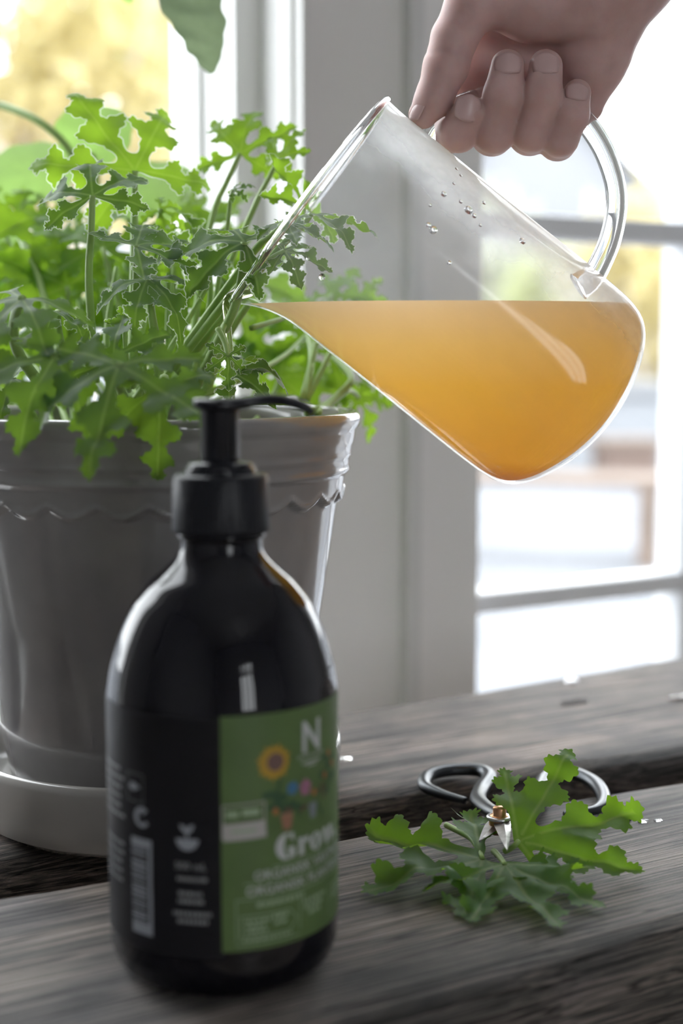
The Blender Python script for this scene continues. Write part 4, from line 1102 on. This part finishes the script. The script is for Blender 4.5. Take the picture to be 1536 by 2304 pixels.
# ------------------------------------------------------------------ hand
def W(x, y, d): return P(x, y, YP + d * S)
def hand_sdf():
    h = 4.5
    x0, x1, y0, y1, d0, d1 = 880, 2010, -560, 390, -190, 230
    xs = np.arange(x0, x1, h, dtype=np.float32); ys = np.arange(y0, y1, h, dtype=np.float32); ds = np.arange(d0, d1, h, dtype=np.float32)
    X, Yg, Dg = np.meshgrid(xs, ys, ds, indexing='ij')
    def cap(a, b):
        ax, ay, ad, ra = a; bx_, by_, bd, rb = b
        v = (bx_ - ax, by_ - ay, bd - ad); L2 = v[0] ** 2 + v[1] ** 2 + v[2] ** 2
        t = np.clip(((X - ax) * v[0] + (Yg - ay) * v[1] + (Dg - ad) * v[2]) / L2, 0, 1)
        return np.sqrt((X - ax - t * v[0]) ** 2 + (Yg - ay - t * v[1]) ** 2 + (Dg - ad - t * v[2]) ** 2) - (ra + (rb - ra) * t)
    def smin(a, b, k):
        if a is None: return b
        hh = np.maximum(k - np.abs(a - b), 0) / k
        return np.minimum(a, b) - hh * hh * k * .25
    def chain(pts, k=10):
        f = None
        for a, b in zip(pts[:-1], pts[1:]): f = smin(f, cap(a, b), k)
        return f
    fingers = [
        # index: knuckle behind, bends under the handle, tip turned up beside the thumb
        [(1115, 60, 105, 56), (1040, 210, 88, 48), (1012, 300, 20, 43), (1032, 300, -52, 42), (1056, 252, -74, 38)],
        [(1190, 70, 110, 56), (1122, 250, 80, 48), (1106, 305, 0, 45), (1112, 300, -52, 45), (1132, 215, -78, 45), (1142, 148, -62, 38)],
        [(1270, 80, 105, 54), (1205, 250, 80, 47), (1190, 304, 0, 45), (1196, 298, -52, 44), (1221, 215, -76, 44), (1228, 148, -58, 38)],
        [(1345, 105, 90, 52), (1275, 260, 70, 43), (1253, 320, 0, 41), (1260, 312, -48, 40), (1287, 258, -64, 38), (1299, 208, -58, 31)],
    ]
    thumb = [(1165, -40, -10, 78), (1065, 5, -38, 57), (1022, 85, -44, 53), (1003, 150, -50, 50), (976, 222, -50, 42), (951, 258, -44, 33)]
    palm = [((1130, -30, 20, 92), (1260, -40, 30, 98)), ((1260, -40, 30, 98), (1400, -60, 40, 105)), ((1190, 20, 0, 78), (1330, 20, 0, 74)),
            ((1390, -20, 30, 95), (1335, 130, 55, 72)), ((1335, 130, 55, 72), (1315, 235, 62, 44)), ((1120, -20, 90, 80), (1370, 40, 90, 70)), ((1190, 60, 100, 60), (1340, 110, 90, 55)),
            ((1330, -30, -5, 80), (1450, -110, 10, 95))]
    arm = [(1420, -90, 45, 112), (1530, -170, 45, 104), (1640, -262, 45, 112), (1960, -520, 45, 150)]
    f = None
    for a, b in palm: f = smin(f, cap(a, b), 40)
    f = smin(f, chain(arm, 40), 50)
    ff = None
    for ch in fingers:
        root = cap(ch[0], ch[1]); f = smin(f, root, 26)
        ff = chain(ch[1:], 12) if ff is None else smin(ff, chain(ch[1:], 12), 5)
    f = smin(f, ff, 9)
    f = smin(f, chain(thumb[:3], 30), 34)
    f = smin(f, chain(thumb[2:], 14), 7)
    # shallow skin folds
    f = f + 1.6 * np.exp(-((Yg - 118) / 5.0) ** 2) * (np.abs(X - 975) < 60) * (Dg < 0)
    return f, (x0, y0, d0), h
def surface_nets(f, org, h):
    s = f < 0
    nx, ny, nz = f.shape
    c = s[:-1, :-1, :-1].astype(np.int8)
    cnt = np.zeros((nx - 1, ny - 1, nz - 1), np.int8)
    corners = [(i, j, k) for i in (0, 1) for j in (0, 1) for k in (0, 1)]
    for i, j, k in corners: cnt += s[i:nx - 1 + i, j:ny - 1 + j, k:nz - 1 + k]
    act = (cnt > 0) & (cnt < 8)
    idx = -np.ones(act.shape, np.int64); cells = np.argwhere(act); idx[act] = np.arange(len(cells))
    pos = np.zeros((len(cells), 3)); num = np.zeros(len(cells))
    for a in corners:
        for ax_ in range(3):
            if a[ax_]: continue
            b = list(a); b[ax_] = 1
            fa = f[cells[:, 0] + a[0], cells[:, 1] + a[1], cells[:, 2] + a[2]]; fb = f[cells[:, 0] + b[0], cells[:, 1] + b[1], cells[:, 2] + b[2]]
            m = (fa < 0) != (fb < 0); t = np.where(m, fa / np.where(m, fa - fb, 1), 0)
            p = np.array(a, float)[None] + np.zeros((len(cells), 1)); p[:, ax_] += t
            pos[m] += p[m]; num[m] += 1
    V = (cells + pos / num[:, None]) * h + np.array(org)
    Fc = []
    for ax_ in range(3):
        o1, o2 = [(1, 2), (2, 0), (0, 1)][ax_]
        sl0 = [slice(1, -1)] * 3; sl0[ax_] = slice(0, -1); sl1 = list(sl0); sl1[ax_] = slice(1, None)
        A0, A1 = s[tuple(sl0)], s[tuple(sl1)]
        e = np.argwhere(A0 != A1)
        base = e.copy(); base[:, o1] += 1; base[:, o2] += 1
        q = []
        for d1, d2 in ((0, 0), (-1, 0), (-1, -1), (0, -1)):
            cc = base.copy(); cc[:, o1] += d1; cc[:, o2] += d2; q.append(idx[cc[:, 0], cc[:, 1], cc[:, 2]])
        q = np.stack(q, 1); fl = A0[e[:, 0], e[:, 1], e[:, 2]]
        q[~fl] = q[~fl][:, ::-1]; Fc.append(q[(q >= 0).all(1)])
    return V, np.concatenate(Fc)
fs, org, hh = hand_sdf()
HV, HF = surface_nets(fs, org, hh)
lab = np.arange(len(HV))
while True:                                  # keep only the outer skin
    mn = lab[HF].min(1); new = lab.copy()
    for c_ in range(4): np.minimum.at(new, HF[:, c_], mn)
    new = new[new]
    if (new == lab).all(): break
    lab = new
big = np.bincount(lab).argmax(); keep = lab == big; remap = np.cumsum(keep) - 1
HF = remap[HF[keep[HF[:, 0]]]]; HV = HV[keep]
nbr = np.zeros((len(HV), 3)); cnt = np.zeros(len(HV))
for it in range(2):
    nbr[:] = 0; cnt[:] = 0
    for a, b in ((0, 1), (1, 2), (2, 3), (3, 0)):
        np.add.at(nbr, HF[:, a], HV[HF[:, b]]); np.add.at(nbr, HF[:, b], HV[HF[:, a]]); np.add.at(cnt, HF[:, a], 1); np.add.at(cnt, HF[:, b], 1)
    HV = HV * .45 + nbr / cnt[:, None] * .55
skin = mat('skin', (.58, .36, .30), .5, 0, Subsurface_Weight=.35, Subsurface_Scale=.006, Specular_IOR_Level=.35)
N_, L_, b_ = nt(skin); b_.inputs['Subsurface Radius'].default_value = (1.0, .35, .2)
add_noise_color(skin, (.52, .335, .31), (.61, .41, .385), (1, 1, 1), 70, 5, .35, .65, bump=.18)
person = empty('person', W(1300, 0, 40))
pl = Vector(person.location)
body = obj('hand_and_arm', [W(*v) - pl for v in HV], HF[:, ::-1], skin, person)
bm = bmesh.new(); bm.from_mesh(body.data); bmesh.ops.recalc_face_normals(bm, faces=bm.faces); bm.to_mesh(body.data); bm.free()
nailm = mat('fingernail', (.57, .385, .37), .3)
def nail(cx, cy, cd, L, Wd, mid, nrm, curve=.35):
    M3 = frame(mid, nrm); V = []; Fc = []
    for i in range(9):
        t = -1 + 2 * i / 8; wv = Wd * (1 - .22 * max(0, -t) ** 2 - .25 * max(0, t) ** 3)
        for j in range(9):
            q = -1 + 2 * j / 8
            xx = t * L * (1 - .10 * q * q * (1 if t > 0 else 1))
            if i == 0: xx += L * .22 * q * q
            if i == 8: xx -= L * .22 * q * q
            V.append(M3 @ Vector((xx, q * wv, -curve * Wd * q * q - .10 * L * t * t)) * S)
    for i in range(8):
        for j in range(8): a = i * 9 + j; Fc.append((a, a + 9, a + 10, a + 1))
    o = obj('fingernail', V, Fc, nailm, person, W(cx, cy, cd) - pl)
    sm = o.modifiers.new('thickness', 'SOLIDIFY'); sm.thickness = .0005; sm.offset = 0
nail(1054, 243, -113, 29, 27, (.25, -.3, 1), (.1, -.95, -.0))
nail(1143, 140, -103, 25, 29, (.05, .35, 1), (-.05, -.95, .3))
nail(1228, 140, -99, 25, 29, (.0, .35, 1), (-.02, -.95, .3))
nail(1299, 205, -91, 20, 24, (.15, .25, 1), (.05, -.95, .25))
nail(935, 240, -72, 31, 21, (-.52, .05, -.85), (-.78, -.55, .35))
tag(person, 'person\'s bare right hand gripping the pitcher handle, wrist at the top corner', 'person')

# ------------------------------------------------------------------ scissors
iron = mat('black_iron', (.045, .05, .056), .32, .7)
bladem = mat('ground_steel', (.55, .54, .53), .33, .9); add_noise_color(bladem, (.42, .41, .40), (.62, .61, .60), (1, 1, 1), 300, 3)
brass = mat('copper_rivet', (.55, .30, .16), .35, .9)
pv = PZ(1123, 1840, .0145)
sc_ = empty('scissors', (pv.x, pv.y, 0)); sl = Vector(sc_.location)
def shear(loop_px, blade_px, blade_w, zz):
    hpth = catmull([PZ(x, y, z) for x, y, z in loop_px], 8)
    V, Fc = tube(hpth, [.0038, .0038, .0038, .0038, .0037, .0036, .0034, .0029, .0018], 12, .8)
    hnd = obj('handle', shift(V, sl), Fc, iron, sc_)
    a = PZ(blade_px[0][0], blade_px[0][1], zz); b = PZ(blade_px[1][0], blade_px[1][1], zz * .95); t = (b - a).normalized(); s = t.cross(Vector((0, 0, 1))).normalized()
    V = []; Fc = []
    L = (b - a).length
    for i in range(9):
        q = i / 8; w = blade_w * (.8 + .2 * min(1, q * 5)) * (1 - q ** 1.5) + .0002
        c = a + t * L * q
        for (o_, z_) in ((-w, 0), (-w * .2, .0011 * (1 - q * .7)), (w, 0), (0, -.0009)): V.append(c + s * o_ + Vector((0, 0, z_)) - sl)
    for i in range(8):
        for j in range(4): j2 = (j + 1) % 4; Fc.append((i * 4 + j, i * 4 + j2, i * 4 + 4 + j2, i * 4 + 4 + j))
    Fc.append((3, 2, 1, 0)); Fc.append((32, 33, 34, 35))
    obj('blade', V, Fc, bladem, sc_, smooth=False)
shear([(1132, 1842, .0125), (1098, 1822, .0105), (1076, 1800, .007), (1082, 1778, .0045), (1100, 1748, .004), (1075, 1733, .004), (1010, 1733, .004), (964, 1745, .004), (956, 1768, .004), (990, 1786, .004), (1048, 1802, .004)], [(1126, 1836), (1141, 1912)], .0037, .0135)
shear([(1112, 1838, .0100), (1150, 1846, .0085), (1188, 1836, .006), (1212, 1806, .004), (1216, 1775, .004), (1232, 1748, .004), (1280, 1738, .004), (1335, 1760, .004), (1358, 1796, .004), (1340, 1822, .004), (1270, 1832, .004)], [(1120, 1846), (1078, 1892)], .0037, .0115)
V, Fc = lathe([(.0042, -.006), (.0042, .0006), (.0036, .0012), (.0027, .0013), (.0027, .0040), (.0022, .0046), (.0001, .0047)], 24, True, False)
V = [Vector(v) + Vector((0, 0, .0145)) for v in V]; obj('pivot_rivet', V, Fc, brass, sc_)
V, Fc = lathe([(.0052, 0), (.0052, .0008), (.0044, .0012), (.0001, .0012)], 24, True, False); V = [Vector(v) + Vector((0, 0, .0143)) for v in V]; obj('pivot_washer', V, Fc, steel, sc_)
tag(sc_, 'black iron loop-handled scissors with a copper pivot lying on the bench', 'scissors')

# ------------------------------------------------------------------ cut leaves on the bench
NARROW = [flat_leaf(60, .66), flat_leaf(61, .66)]
def cut_leaf(x, y, z, R, mid, nrm, droop, fold, label, ld, seed, stem, flat=None):
    J = PZ(x, y, z)
    root = empty('cut_leaf', (J.x, J.y, 0))
    leaf_n[0] = seed
    lf = make_leaf(root, J, R, mid, nrm, droop, fold, leafC, 'leaf_blade', False, ld, .10, flat)
    for v in lf.data.vertices:                                 # lobes rest on the plank instead of passing through it
        w = v.co.z + J.z
        if w < .003: v.co.z = .0012 + .0018 * math.exp((w - .003) / .006) - J.z
    pth = catmull([J] + [PZ(*q) for q in stem], 5); V, Fc = tube(pth, [.0010, .0013], 7); obj('petiole', shift(V, root.location), Fc, stem_m, root)
    tag(root, label, 'leaf', 'cut leaves on the bench')
cut_leaf(1166, 1892, .010, .050, (.86, .12, .30), (-.12, -.66, .74), .25, .34, 'large cut geranium leaf propped over the scissor loop', [.0, .0, .2, .0, .1], 31, [(1160, 1900, .009), (1150, 1908, .007), (1135, 1915, .005)], NARROW[0])
cut_leaf(1085, 1932, .006, .054, (-.9, -.40, 0), (.02, -.14, 1), .10, .50, 'cut geranium leaf spread towards the bottle on the front plank', [-.1, .0, .0, .0, -.1], 38, [(1062, 1890, .006), (1030, 1870, .006), (1003, 1856, .006)])
cut_leaf(1135, 1945, .008, .047, (.25, -.95, 0), (.02, -.18, 1), .15, .50, 'cut geranium leaf nearest the front edge, below the blade tips', [.0, .0, .0, .0, .0], 45, [(1128, 1935, .007), (1120, 1925, .006), (1110, 1915, .005)], NARROW[1])
